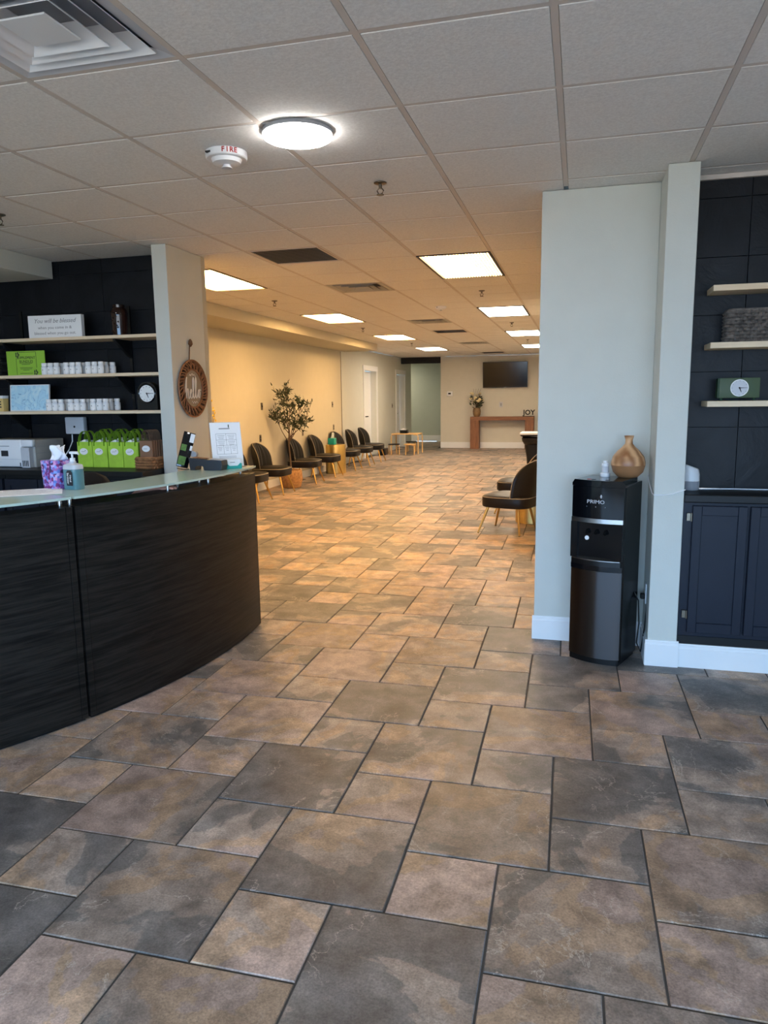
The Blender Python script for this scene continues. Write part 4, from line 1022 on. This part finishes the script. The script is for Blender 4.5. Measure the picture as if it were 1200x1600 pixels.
HL = [[(-0.125, -0.03), (-0.105, 0.06), (-0.092, 0.085), (-0.10, 0.05), (-0.108, -0.075)], [(-0.108, -0.06), (-0.092, -0.008), (-0.078, -0.01), (-0.078, -0.07), (-0.065, -0.075), (-0.045, -0.045), (-0.028, -0.02), (-0.035, -0.005), (-0.048, -0.025), (-0.046, -0.065), (-0.03, -0.075), (-0.01, -0.05),
       (0.012, 0.05), (0.006, 0.085), (-0.004, 0.05), (-0.002, -0.06), (0.012, -0.073), (0.03, -0.04), (0.05, 0.05), (0.044, 0.085), (0.034, 0.05), (0.036, -0.06), (0.048, -0.073), (0.066, -0.05), (0.085, -0.01), (0.1, -0.03), (0.092, -0.07), (0.076, -0.06), (0.078, -0.02), (0.092, -0.008), (0.118, -0.012)]]
for s in HL: 
    w = obj('lettering', stroke([(p[0], p[1]) for p in s]), 'cream_letter', t, True); w['label'] = 'cream script word hello'
for z, q0 in ((0.098, -0.05), (-0.105, -0.03)):
    obj('small_script', tube(new(), [(0.0105, q0+0.012*k, z+0.010*math.sin(k*2.2)+(0.012 if z > 0 else 0.0)*math.sin(k*0.4)) for k in range(9)], 0.0022, 4), 'cream_letter', t, True)
obj('hanging_cord', tube(new(), [(0.006, -0.03, 0.21), (0.006, -0.012, 0.34)], 0.004), 'twine', t, True)
obj('cord_bow', lathe(new(), [(0.004, 0), (0.018, 0.02), (0.014, 0.045), (0.004, 0.06)], 10, (0.014, -0.012, 0.32)), 'twine', t, True)

# ================================================================== RIGHT SIDE
# water dispenser
a = rd(-22.3)
wd = thing('water_dispenser', 'tall black water dispenser standing against the pale wall', 'water dispenser', (0.158, 4.185, 0), a)
W2, D2_ = 0.147, 0.14
def front_bulge(w, d0, dep, n=20, bl=0.028):
    pts = [(-w, dep), (-w, -d0)]
    pts += [(-w+2*w*k/n, -d0-bl*(1-(2*k/n-1)**2)) for k in range(1, n)]
    pts += [(w, -d0), (w, dep)]
    return pts
obj('side_shell', prism(new(), [(-W2, D2_), (-W2, -0.10), (-W2+0.012, -0.12), (W2-0.012, -0.12), (W2, -0.10), (W2, D2_)], 0.02, 0.985), 'black_plastic', wd)
tp = prism(new(), front_bulge(W2, 0.125, D2_), 0.985, 1.02); es = [e for e in tp.edges if all(v.co.z > 1.0 for v in e.verts)]
bmesh.ops.bevel(tp, geom=es, offset=0.02, segments=4, affect='EDGES'); obj('top_cover', tp, 'black_gloss', wd, True)
obj('control_panel', prism(new(), front_bulge(W2-0.004, 0.128, -0.12), 0.815, 0.984), 'black_gloss', wd, True)
obj('chrome_band', prism(new(), front_bulge(W2-0.004, 0.134, -0.12), 0.79, 0.814), 'steel', wd, True)
for x_ in (-W2+0.022, W2-0.022): obj('recess_cheek', B(x_-0.018, x_+0.018, -0.14, -0.121, 0.589, 0.789), 'black_gloss', wd)
obj('recess_back', B(-W2+0.04, W2-0.04, -0.124, -0.12, 0.585, 0.789), 'black_gloss', wd)
for x in (-0.05, 0.0, 0.05): obj('nozzle', cyl(new(), (x, -0.128, 0.745), (x, -0.145, 0.73), 0.009), 'black_plastic', wd, True)
obj('sticker', cyl(new(), (-0.055, -0.1285, 0.70), (-0.055, -0.1255, 0.70), 0.012, n=20), 'white_matte', wd)
obj('drip_tray', prism(new(), front_bulge(W2-0.01, 0.138, -0.121), 0.555, 0.584), 'black_plastic', wd, True)
obj('tray_trim', prism(new(), front_bulge(W2-0.012, 0.1405, -0.121), 0.5842, 0.588), 'steel', wd, True)
dk = obj('lower_door', prism(new(), front_bulge(W2-0.004, 0.122, -0.118, 24, 0.04), 0.035, 0.525), None or 'black_plastic', wd, True)
obj('door_top_band', prism(new(), front_bulge(W2-0.004, 0.128, -0.121), 0.526, 0.554), 'black_gloss', wd, True)
obj('foot_base', prism(new(), front_bulge(W2-0.008, 0.12, D2_-0.01), 0.0, 0.034), 'black_plastic', wd)
text('lettering', 'PRIMO', 0.028, 'light_grey', wd, (0.0, -0.1575, 0.905), FRONT, 0.0006, sx=1.2)
obj('logo_drop', lathe(new(), [(0.002, 0.926), (0.006, 0.934), (0.002, 0.945)], 8, (0.028, -0.155, 0)), 'light_grey', wd)
for k in range(5): obj('indicator', cyl(new(), (-0.05+0.025*k, -0.1565+0.004*abs(k-2)*0.5, 0.878), (-0.05+0.025*k, -0.150, 0.878), 0.0022, n=8), 'light_grey', wd)
obj('top_highlight', tube(new(), [(-0.11+0.22*k/10, -0.1265-0.027*(1-(k/5-1)**2), 0.981) for k in range(11)], 0.0022, 5), 'steel', wd, True)
for q, x in enumerate((-0.07, -0.045, 0.03)): obj('top_button', B(x, x+0.02, -0.115, -0.095, 1.0195, 1.0215, 0.0005, 1), ('red_ink', 'dark_plastic', 'dark_plastic')[q], wd)
obj('power_cord', tube(new(), [(0.147, 0.08, 0.38), (0.17, 0.09, 0.33), (0.18, 0.085, 0.2), (0.175, 0.07, 0.09), (0.19, 0.1, 0.03), (0.2, 0.12, 0.16), (0.205, 0.14, 0.34)], 0.004, 6), 'rubber', wd, True)
def ss_mat():
    m, nt, b = new_mat('black_stainless'); L = nt.links.new
    b.inputs['Base Color'].default_value = (0.065, 0.06, 0.06, 1); b.inputs['Metallic'].default_value = 1.0; b.inputs['Roughness'].default_value = 0.14
    b.inputs['Roughness'].default_value = 0.32; b.inputs['Anisotropic'].default_value = 0.95; b.inputs['Anisotropic Rotation'].default_value = 0.25
    tg = N(nt, 'ShaderNodeTangent'); tg.direction_type = 'RADIAL'; tg.axis = 'Z'; L(tg.outputs[0], b.inputs['Tangent'])
    return m
dk.data.materials.clear(); dk.data.materials.append(ss_mat())
# wooden diffuser and little bottle on the dispenser
t = thing('aroma_diffuser', 'wood-grain teardrop aroma diffuser on the water dispenser', 'diffuser', (0.268, 4.235, 1.0205))
obj('base', lathe(new(), [(0.045, 0), (0.052, 0.002), (0.08, 0.03), (0.091, 0.068)], 36), 'diffuser_base', t, True)
obj('top', lathe(new(), [(0.0912, 0.0685), (0.091, 0.085), (0.083, 0.115), (0.06, 0.145), (0.035, 0.168), (0.021, 0.185), (0.019, 0.205), (0.025, 0.225), (0.026, 0.229), (0.019, 0.228), (0.014, 0.19)], 36), 'turned_wood', t, True)
t = thing('oil_bottle', 'small white and clear oil bottle beside the wooden diffuser', 'bottle', (0.148, 4.24, 1.0205))
obj('body', lathe(new(), [(0.026, 0), (0.027, 0.002), (0.027, 0.022), (0.02, 0.026)], 20), 'white_plastic', t, True)
obj('glass', lathe(new(), [(0.02, 0.026), (0.02, 0.056), (0.017, 0.06)], 20), 'light_grey', t, True)
obj('cap', lathe(new(), [(0.0205, 0.06), (0.0205, 0.076), (0.012, 0.079), (0.012, 0.09)], 20), 'white_plastic', t, True)
# outlet on the post side with cord plug
t = thing('wall_outlet', 'white outlet with a black plug on the post behind the dispenser', 'outlet', (0.394, 4.27, 0.36))
obj('plate', B(-0.006, 0.0, -0.035, 0.035, -0.057, 0.057, 0.002, 1), 'white_plastic', t)
obj('plug', B(-0.03, -0.006, -0.015, 0.015, -0.035, -0.005, 0.004, 1), 'rubber', t)
# navy cabinet run
CABT = 0.95
for k in range(2):
    x0 = 0.547+k*0.645; x1 = x0+0.64
    u = thing('navy_cabinet', ('navy shaker cabinet with two doors beside the post', 'navy cabinet at the right edge of the frame')[k], 'cabinet', ((x0+x1)/2, 4.11, 0), group='navy base cabinets')
    w = (x1-x0)/2
    obj('carcass', B(-w, w, 0.0, 0.255, 0.13, CABT-0.045), 'navy_paint', u)
    obj('toe_rail', B(-w, w, -0.006, 0.0, 0.13, 0.175), 'black_paint', u)
    edges = ((-w+0.045, -w+0.31), (-w+0.325, w-0.03)) if k == 0 else ((-w+0.03, -0.004), (0.004, w-0.03))
    for q, (xa, xb) in enumerate(edges):
        z0, z1 = 0.20, 0.89
        d = obj('door', B(xa, xb, -0.016, 0.0, z0, z1, 0.002, 1), 'navy_paint', u)
        fb = new(); s = 0.045
        for aa in ((xa, xa+s, z0, z1), (xb-s, xb, z0, z1), (xa+s, xb-s, z0, z0+s+0.01), (xa+s, xb-s, z1-s-0.005, z1)): box(fb, aa[0], aa[1], -0.026, -0.0155, aa[2], aa[3], 0.002, 1)
        obj('door_frame', fb, 'navy_paint', d)
        if q == 0:
            for z in (0.30, 0.83):
                hb = new(); cyl(hb, (xa-0.006, -0.026, z-0.022), (xa-0.006, -0.026, z+0.022), 0.005); box(hb, xa-0.028, xa-0.006, -0.022, -0.0, z-0.02, z+0.02)
                obj('hinge', hb, 'nickel', d, True)
baseboard('baseboard_cabinet', ((0.557, 4.104), (3.0, 4.104)), (0, -1), h=0.13)
tag(obj('cabinet_top', B(0.546, 1.84, 4.085, 4.367, CABT-0.044, CABT, 0.006, 2), 'black_paint'), 'dark countertop over the navy cabinets', 'countertop')
# shelves on the right slate wall
for z, lab in ((2.02, 'top wooden shelf on the right slate wall, empty'), (1.733, 'middle wooden shelf on the right slate wall, with the basket'), (1.433, 'lowest wooden shelf on the right slate wall, with the green clock')):
    tag(obj('floating_shelf', B(0.645, 1.9, 4.17, 4.374, z-0.03, z, 0.002, 1), 'shelf_wood'), lab, 'shelf', 'shelves on the right slate wall')
basket('woven_basket', 'dark grey rectangular woven basket on the right middle shelf', (0.925, 4.275, 1.7335), 0.38, 0.17, 0.16, 'wicker_dark', 9, amp=0.006, pw=12.0)
t = thing('desk_clock', 'dark green box clock with a round white dial on the right lowest shelf', 'clock', (0.805, 4.255, 1.4335), rd(0))
obj('case', B(-0.098, 0.098, -0.035, 0.035, 0.014, 0.118, 0.003, 2), 'olive_green', t, True)
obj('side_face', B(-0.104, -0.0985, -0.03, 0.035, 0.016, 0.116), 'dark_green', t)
for x in (-0.08, 0.08): obj('foot', cyl(new(), (x, 0, 0), (x, 0, 0.014), 0.008, n=12), 'dark_green', t)
obj('dial', cyl(new(), (0, -0.035, 0.066), (0, -0.038, 0.066), 0.044, n=36), 'clock_face', t)
obj('dial_inset', lathe(new(), [(0.043, 0.0382), (0.043, 0.0386)], 30), 'light_grey', t, loc=(0, 0, 0.066), rot=FRONT).scale = (0.93, 0.93, 1)
for k in range(12): obj('hour_mark', B(-0.0012, 0.0012, -0.0394, -0.0387, 0.034, 0.039), 'print_grey', t, loc=(0, 0, 0.066), rot=(0, PI*k/6, 0))
clock_hands(t, (0, 0.066), 0.044, -0.0395)
obj('hub', cyl(new(), (0, -0.0405, 0.066), (0, -0.039, 0.066), 0.004, n=12), 'print_black', t)
# smart speaker and cords
t = thing('smart_speaker', 'small white and grey speaker half hidden behind the post', 'speaker', (0.600, 4.29, CABT))
obj('base', lathe(new(), [(0.043, 0.001), (0.046, 0.006), (0.047, 0.05)], 28), 'grey_plastic', t, True)
tb_ = lathe(new(), [(0.047, 0.051), (0.046, 0.10), (0.041, 0.125), (0.036, 0.13)], 28)
for v in tb_.verts:
    if v.co.z > 0.09: v.co.z += -v.co.x*0.35
obj('shell', tb_, 'white_plastic', t, True)
tag(obj('speaker_cord', tube(new(), [(0.648, 4.30, CABT+0.004), (0.75, 4.325, CABT+0.004), (0.82, 4.318, CABT+0.006), (0.88, 4.33, CABT+0.004), (0.95, 4.32, CABT+0.005), (1.1, 4.33, CABT+0.004)], 0.0035), 'white_plastic', smooth=True), 'white cord lying along the back of the dark countertop', 'cord')
tag(obj('diffuser_cord', tube(new(), [(0.383, 4.34, 1.02), (0.386, 4.25, 0.98), (0.388, 4.12, 0.948), (0.394, 4.083, 0.944), (0.44, 4.084, 0.944), (0.49, 4.084, 0.952), (0.53, 4.084, 0.968), (0.55, 4.084, 0.975)], 0.0028), 'white_plastic', smooth=True), 'thin white cord crossing the pale post', 'cord')

# ================================================================== WAITING AREA
def make_chair(loc, rz, label, group):
    t = thing('lounge_chair', label, 'chair', loc, rz, group)
    # seat (faces +x)
    def so(s, ox=0.0, n=40):
        out = []
        for k in range(n):
            a_ = 2*PI*k/n; c, s_ = math.cos(a_), math.sin(a_)
            out.append((0.275*s*math.copysign(abs(c)**(2/3.6), c)+0.01+ox, 0.265*s*math.copysign(abs(s_)**(2/4.2), s_)))
        return out
    sb = rings(new(), [[(x, y, z) for x, y in so(s)] for s, z in ((0.86, 0.283), (0.97, 0.29), (1.0, 0.305), (1.0, 0.385), (0.985, 0.40), (0.93, 0.412), (0.6, 0.43), (0.2, 0.434))])
    obj('seat', sb, 'leather', t, True)
    obj('seat_piping', tube(new(), [(x, y, 0.398) for x, y in so(0.995)], 0.0042, 5, True), 'piping', t, True)
    bm = new()
    fr = shell(bm, 0.262, 0.36, 0.79, 0.0, 0.07, 0.14, -0.225, 0.14, nu=40, nv=14, p=2.9, zr=0.25, chan=7, cd=0.014)
    obj('backrest', bm, 'leather', t, True)
    ed = [Vector(r[0]) for r in fr[1:]]+[Vector(p) for p in fr[-1][2:-1:3]]+[Vector(r[-1]) for r in fr[:0:-1]]
    obj('back_piping', tube(new(), [(p.x+0.004, p.y*1.01, p.z) for p in ed], 0.0042, 5), 'piping', t, True)
    for (x0, y0), (x1, y1) in (((0.20, 0.17), (0.285, 0.25)), ((0.20, -0.17), (0.285, -0.25)), ((-0.14, 0.17), (-0.19, 0.255)), ((-0.14, -0.17), (-0.19, -0.255))):
        lg = obj('leg', cyl(new(), (x0, y0, 0.29), (x1, y1, 0.004), 0.017, 0.009, 12), 'gold', t, True)
        obj('foot_cap', cyl(new(), (x1, y1, 0.0), (x1-(x1-x0)*0.02, y1-(y1-y0)*0.02, 0.006), 0.0095, n=10), 'rubber', lg)
    return t
CX = -4.655
spots = [(9.72, 'black channel-tufted chair nearest the desk end, mostly hidden'), (10.62, 'black channel-tufted chair just left of the potted olive tree'), (12.05, 'black channel-tufted chair just right of the potted olive tree'),
         (13.12, 'black channel-tufted chair between the olive tree side and gold drum table'), (14.42, 'black chair just beyond the left gold drum table'), (15.42, 'second to last black chair in the left row'), (16.38, 'last black chair in the left row, beside the white door')]
GR = 'black tufted chairs along the left wall'
ch0 = None
for y, lab in spots:
    rz = rd(random.uniform(0, 5))
    if ch0 is None: ch0 = make_chair((CX, y, 0), rz, lab, GR)
    else: dup(ch0, (CX, y, 0), rz, lab, GR)
dup(ch0, (-0.69, 8.0, 0), PI-rd(16), 'black chair seen from the side just left of the pale wall end', 'black tufted chairs on the right')
dup(ch0, (-0.70, 9.42, 0), PI-rd(4), 'black chair behind the right gold drum table', 'black tufted chairs on the right')
# gold drum tables
def drum(loc, h, label, inset=0.013):
    t = thing('drum_table', label, 'side table', loc, group='gold drum tables')
    obj('barrel', lathe(new(), [(0.195, 0.0), (0.2, 0.004), (0.2, h-0.012), (0.197, h), (0.186, h), (0.184, h-0.012)], 40), 'gold_hammered', t, True)
    obj('tray', lathe(new(), [(0.1845, h-0.02), (0.1845, h-inset)], 40), 'gold', t)
    return t
drum((-4.65, 13.77, 0), 0.565, 'hammered gold drum table between chairs along the left wall', 0.0005)
drum((-0.50, 8.68, 0), 0.545, 'gold drum table between the two chairs on the right')
t = thing('teal_tissue_box', 'teal cube tissue box on the left gold drum table', 'tissue box', (-4.70, 13.72, 0.566))
obj('carton', B(-0.065, 0.065, -0.065, 0.065, 0, 0.125, 0.003, 1), 'teal', t)
tb = new(); rows = []
for i in range(5):
    rows.append([tb.verts.new((0.03*(u-0.5)*2*(1-0.2*i/4)+0.02*i/4, 0.01*math.sin(6*u+i), 0.122+0.03*i-0.01*abs(u-0.5)*i)) for u in [k/5 for k in range(6)]])
for i in range(4):
    for k in range(5): tb.faces.new((rows[i][k], rows[i][k+1], rows[i+1][k+1], rows[i+1][k]))
ti = obj('tissue', tb, 'tissue', t, True); ti.modifiers.new('thick', 'SOLIDIFY').thickness = 0.003
# olive tree in a woven pot
t = thing('olive_tree', 'artificial olive tree in a tan woven pot between two chairs', 'potted tree', (-4.62, 11.36, 0))
obj('pot', lathe(new(), [(0.13, 0.0), (0.15, 0.01), (0.185, 0.14), (0.175, 0.27), (0.165, 0.30), (0.155, 0.30), (0.15, 0.26)], 28), 'wicker_pot', t, True)
obj('soil', lathe(new(), [(0.15, 0.255), (0.149, 0.262)], 20), 'soil', t)
rg = random.Random(3)
tr = new(); tips = []
tube(tr, [(0, 0, 0.26), (-0.02, 0.01, 0.5), (-0.03, -0.01, 0.75), (-0.02, 0.0, 0.9)], [0.016, 0.014, 0.012, 0.011], 7)
lf = new()
def leaf(p, d, ln, wd_):
    d = Vector(d).normalized(); u, v = frame_axes(d)
    ang = rg.uniform(0, 2*PI); s = (math.cos(ang)*u+math.sin(ang)*v); nrm = d.cross(s)
    p = Vector(p); q = [p, p+d*ln*0.4+s*wd_, p+d*ln, p+d*ln*0.4-s*wd_]; q2 = [x+nrm*0.0015 for x in q]
    a_ = [lf.verts.new(x) for x in q]; b_ = [lf.verts.new(x) for x in q2]
    lf.faces.new(a_[::-1]); lf.faces.new(b_)
    for i in range(4): lf.faces.new((a_[i], a_[(i+1) % 4], b_[(i+1) % 4], b_[i]))
# crown: four leaf masses as in the photograph, reached by branches (local y runs along the wall)
masses = [((0.92*s_, 0.4*s_, z_), r_) for s_, z_, r_ in ((0.0, 1.33, 0.19), (-0.25, 1.22, 0.15), (-0.12, 1.47, 0.13), (0.31, 1.2, 0.15), (0.05, 1.08, 0.15), (-0.05, 1.65, 0.08), (0.2, 1.38, 0.11), (-0.13, 1.12, 0.13), (0.15, 1.1, 0.12))]
for (c, rad_) in masses:
    c = Vector(c)
    base = Vector((-0.02, 0, rg.uniform(0.72, 0.92)))
    midp = base.lerp(c, 0.5)+Vector((0, 0, -0.04))
    tube(tr, [base, midp, c], [0.009, 0.006, 0.003], 5)
    for k in range(11):
        tip = c+Vector((rg.gauss(0, 0.7), rg.gauss(0, 0.7), rg.gauss(0.15, 0.6)))*rad_
        tip.x = max(tip.x, -0.27)
        st_ = midp.lerp(c, rg.uniform(0.3, 1.0))
        tube(tr, [st_, st_.lerp(tip, 0.5)+Vector((0, 0, 0.01)), tip], [0.003, 0.002, 0.0015], 4)
        for q in range(13):
            f_ = rg.uniform(0.25, 1.05); p = st_.lerp(tip, f_)
            dr = (tip-st_).normalized()+Vector((rg.gauss(0, 0.8), rg.gauss(0, 0.8), rg.gauss(0.1, 0.8)))
            leaf(p, dr, rg.uniform(0.05, 0.085), rg.uniform(0.006, 0.011))
obj('trunk', tr, 'bark', t, True); o = obj('foliage', lf, 'leaf', t); o['kind'] = 'stuff'
# floor vase with yellow sprig behind the pillar
t = thing('sprig_vase', 'slim vase with a yellow flower sprig half hidden behind the pillar', 'vase', (-4.37, 8.15, 0))
obj('vase', lathe(new(), [(0.08, 0), (0.11, 0.05), (0.12, 0.3), (0.07, 0.55), (0.045, 0.66), (0.055, 0.70), (0.04, 0.69)], 24), 'stone_vase', t, True)
sb = new(); pl = new()
for q in range(5):
    ang = q*1.3; tipp = Vector((0.05*math.cos(ang)+0.02, 0.05*math.sin(ang), 1.3+0.03*q))
    tube(sb, [(0, 0, 0.6), (tipp.x*0.5, tipp.y*0.5, 1.0), tipp], 0.003, 5)
    for k in range(5): lathe(pl, [(0.002, -0.014), (0.013, 0), (0.002, 0.014)], 6, (tipp.x+random.uniform(-0.02, 0.02), tipp.y+random.uniform(-0.02, 0.02), tipp.z-0.03*k+0.04))
obj('stems', sb, 'bark', t, True); o = obj('blossoms', pl, 'petal_yellow', t, True); o['kind'] = 'stuff'
# plates on the left wall
def plate(y, z, kind, label, x=X_L, w=0.036, h=0.058):
    t = thing('wall_plate', label, 'switch' if kind == 's' else 'outlet', (x+0.0003, y, z))
    obj('plate', B(0, 0.006, -w, w, -h, h, 0.002, 1), 'nickel', t)
    if kind == 's': obj('toggle', B(0.006, 0.014, -0.008, 0.008, -0.015, 0.015), 'print_black', t)
    else:
        for s in (-0.022, 0.022): obj('socket', B(0.006, 0.0075, -0.015, 0.015, s-0.014, s+0.014, 0.001, 1), 'print_black', t)
plate(11.06, 1.353, 's', 'metal switch plate left of the olive tree foliage')
plate(10.96, 0.842, 'o', 'metal outlet plate above the chair left of the tree')
plate(12.85, 0.84, 'o', 'metal outlet plate between the chairs right of the tree')
plate(14.60, 1.34, 's', 'metal switch plate high on the cream wall near its end')
plate(14.65, 0.865, 'o', 'metal outlet plate above the chair behind the drum table')
plate(20.0, 1.24, 's', 'dark switch plate beside the far white door', X_L2)
# children's bentwood table, stools
t = thing('activity_table', 'small bentwood birch table near the corridor', 'table', (-4.40, 18.95, 0))
obj('table_top', B(-0.36, 0.36, -0.3, 0.3, 0.505, 0.53, 0.004, 1), 'birch', t)
for sx in (-1, 1):
    for sy in (-1, 1):
        pts = [(sx*0.24, sy*0.27, 0.498), (sx*0.32, sy*0.27, 0.498), (sx*0.352, sy*0.27, 0.48), (sx*0.36, sy*0.27, 0.44), (sx*0.36, sy*0.27, 0.0)]
        bm = new(); rings(bm, [[(x-0.012 if i > 2 else x, y-0.025, z+(0.0 if i > 2 else 0.008)), (x+0.012 if i > 2 else x, y-0.025, z-(0.0 if i > 2 else 0.012)), (x+0.012 if i > 2 else x, y+0.025, z-(0.0 if i > 2 else 0.012)), (x-0.012 if i > 2 else x, y+0.025, z+(0.0 if i > 2 else 0.008))] for i, (x, y, z) in enumerate(pts)])
        obj('leg', bm, 'birch', t)
def stool(loc, rz, label):
    t = thing('stool', label, 'stool', loc, rz, 'small bentwood stools')
    obj('seat', lathe(new(), [(0.15, 0.255), (0.155, 0.258), (0.155, 0.275), (0.15, 0.278)], 28), 'black_paint' if 'dark' in label else 'birch', t, True)
    for k in range(4):
        a_ = PI/4+k*PI/2; c, s = math.cos(a_), math.sin(a_)
        obj('leg', tube(new(), [(0.08*c, 0.08*s, 0.243), (0.13*c, 0.13*s, 0.243), (0.15*c, 0.15*s, 0.225), (0.155*c, 0.155*s, 0.0)], 0.014, 6), 'birch', t, True)
    return t
stool((-4.20, 18.42, 0), 0.2, 'small birch stool in front of the activity table')
stool((-4.63, 18.45, 0), 0.5, 'dark-seated small stool at the left front of the activity table')
stool((-4.40, 19.5, 0), 0.1, 'dark-seated small stool behind the activity table')
t = thing('toy_bin', 'small black bin of papers on the activity table', 'bin', (-4.46, 18.9, 0.5305))
bb = new()
for aa in ((-0.1, -0.092, -0.08, 0.08), (0.092, 0.1, -0.08, 0.08), (-0.092, 0.092, -0.08, -0.072), (-0.092, 0.092, 0.072, 0.08), (-0.092, 0.092, -0.072, 0.072)): box(bb, *aa, 0, 0.085 if aa[1]-aa[0] < 0.1 or aa[3]-aa[2] < 0.1 else 0.006)
obj('bin', bb, 'black_plastic', t)
for k in range(5): obj('paper', B(-0.08+k*0.03, -0.078+k*0.03+0.004, -0.06, 0.06, 0.007, 0.11+0.012*(k % 3)), 'paper', t)
t = thing('toy_box', 'low black box on the floor left of the stools', 'box', (-4.88, 18.3, 0))
obj('box', B(-0.09, 0.09, -0.15, 0.15, 0, 0.16, 0.01, 2), 'black_plastic', t, True); obj('lid', B(-0.095, 0.095, -0.155, 0.155, 0.161, 0.18, 0.005, 1), 'dark_plastic', t, True)
# far console, vase, JOY letters, television, thermostat
t = thing('console_table', 'long brown wooden console table against the far wall', 'console table', (-2.09, 20.84, 0))
obj('top', B(-0.88, 0.88, -0.17, 0.17, 0.80, 0.90, 0.004, 1), 'console_wood', t)
for s in (-1, 1): obj('leg', B(s*0.88-(0.24 if s > 0 else 0), s*0.88+(0 if s > 0 else 0.24), -0.165, 0.165, 0, 0.80, 0.003, 1), 'console_leg_wood', t)
t = thing('flower_vase', 'brown vase of cream flowers on the left end of the console', 'vase', (-2.80, 20.80, 0.9005))
obj('vase', lathe(new(), [(0.07, 0), (0.1, 0.05), (0.115, 0.15), (0.095, 0.24), (0.075, 0.255), (0.07, 0.25)], 24), 'stone_vase', t, True)
sb, pl, lf = new(), new(), new()
rg = random.Random(11)
for k in range(30):
    a_ = rg.uniform(0, 2*PI); r_ = 0.19*math.sqrt(rg.random()); z = 0.42+0.26*rg.random()+(0.1 if r_ < 0.06 else 0)
    p = (r_*math.cos(a_), r_*math.sin(a_), z); tube(sb, [(0, 0, 0.2), (p[0]*0.5, p[1]*0.5, 0.2+(z-0.2)*0.55), p], 0.004, 4)
    if k % 3 < 2:
        rr = rg.uniform(0.03, 0.05); lathe(pl, [(rr*0.3, -rr*0.6), (rr, -rr*0.1), (rr*0.85, rr*0.4), (rr*0.3, rr*0.6)], 8, p)
    for q in range(3): leaf((p[0]*0.8, p[1]*0.8, z-0.1-0.04*q), (p[0]+rg.gauss(0, 0.1), p[1]+rg.gauss(0, 0.1), 0.1), 0.1, 0.02)
for k in range(4): tube(sb, [(0, 0, 0.5), (0.05*k-0.08, 0, 0.68), (0.07*k-0.1, 0.02, 0.78)], 0.003, 4)
obj('stems', sb, 'bark', t, True); o = obj('blossoms', pl, 'petal', t, True); o['kind'] = 'stuff'; o = obj('foliage', lf, 'leaf', t); o['kind'] = 'stuff'
t = thing('joy_letters', 'black standing letters spelling JOY on the right end of the console', 'letters', (-1.34, 20.78, 0.9005))
obj('base', B(-0.16, 0.14, -0.025, 0.025, 0, 0.012), 'black_paint', t)
text('lettering', 'JOY', 0.19, 'black_paint', t, (-0.01, 0, 0.105), FRONT, 0.012, off=0.006)
t = thing('television', 'black wall-mounted television on the far wall', 'television', (-2.035, 20.98, 1.705))
tvt = Matrix.Rotation(rd(3), 4, 'X')
def tv(nm, a_, m, bev=0.0):
    bm = B(*a_, bev); bmesh.ops.transform(bm, matrix=tvt, verts=bm.verts); return obj(nm, bm, m, t)
tv('housing', (-0.62, 0.62, -0.045, -0.005, 0.0, 0.71), 'black_plastic', 0.004); tv('screen', (-0.605, 0.605, -0.0475, -0.0455, 0.022, 0.695), 'screen'); tv('badge', (-0.03, 0.03, -0.048, -0.046, 0.004, 0.016), 'steel')
obj('mount', B(-0.2, 0.2, 0.03, 0.069, 0.2, 0.5), 'black_paint', t)
t = thing('thermostat', 'white thermostat on the far wall left of the flowers', 'thermostat', (-3.61, Y_FAR-0.0004, 1.55))
obj('body', B(-0.085, 0.085, -0.03, 0, -0.07, 0.07, 0.008, 2), 'white_plastic', t, True); obj('screen', B(-0.045, 0.03, -0.0315, -0.03, -0.015, 0.03), 'print_black', t); obj('vent_line', B(-0.06, 0.06, -0.0312, -0.03, -0.05, -0.045), 'grey_plastic', t)
t = thing('cable_plate', 'small grey cable plate on the wall below the television', 'outlet', (-2.15, Y_FAR-0.0004, 1.23))
obj('plate', B(-0.05, 0.05, -0.008, 0, -0.075, 0.075, 0.002, 1), 'light_grey', t); obj('socket', B(-0.02, 0.02, -0.01, -0.008, -0.04, 0.04), 'grey_plastic', t)
# corridor blade sign and dome
t = thing('blade_sign', 'small black blade sign projecting in the corridor', 'sign', (-3.882, 22.6, 1.62))
obj('blade', B(-0.25, 0, -0.01, 0.01, 0, 0.085, 0.002, 1), 'black_paint', t); obj('bracket', B(-0.012, 0.001, -0.015, 0.015, -0.01, 0.095), 'black_plastic', t)
t = thing('dome_light', 'small pale dome fixture on the dark corridor ceiling', 'light', (-4.45, 21.9, CEIL-0.0105))
obj('collar', lathe(new(), [(0.13, 0), (0.13, -0.03), (0.1, -0.035)], 24), 'white_plastic', t, True); obj('dome', lathe(new(), [(0.12, -0.034), (0.1, -0.08), (0.05, -0.105), (0.01, -0.11)], 24), 'white_matte', t, True)
# black carved pedestal with a marble top, right aisle
t = thing('pedestal_table', 'black carved pedestal table with a white marble top', 'pedestal table', (-0.72, 13.2, 0))
obj('marble_top', B(-0.27, 0.27, -0.27, 0.27, 0.80, 0.835, 0.006, 2), 'marble', t)
obj('apron', loft(new(), [(0.2, 0.2, 0.62), (0.245, 0.245, 0.69), (0.25, 0.25, 0.74), (0.235, 0.235, 0.755), (0.275, 0.275, 0.775), (0.28, 0.28, 0.80)], 5), 'black_gloss', t, True)
obj('stem', loft(new(), [(0.16, 0.16, 0.05), (0.15, 0.15, 0.2), (0.165, 0.165, 0.4), (0.2, 0.2, 0.62)], 5), 'black_paint', t, True)
obj('plinth', loft(new(), [(0.22, 0.22, 0.0), (0.22, 0.22, 0.03), (0.17, 0.17, 0.05)], 5), 'black_gloss', t, True)
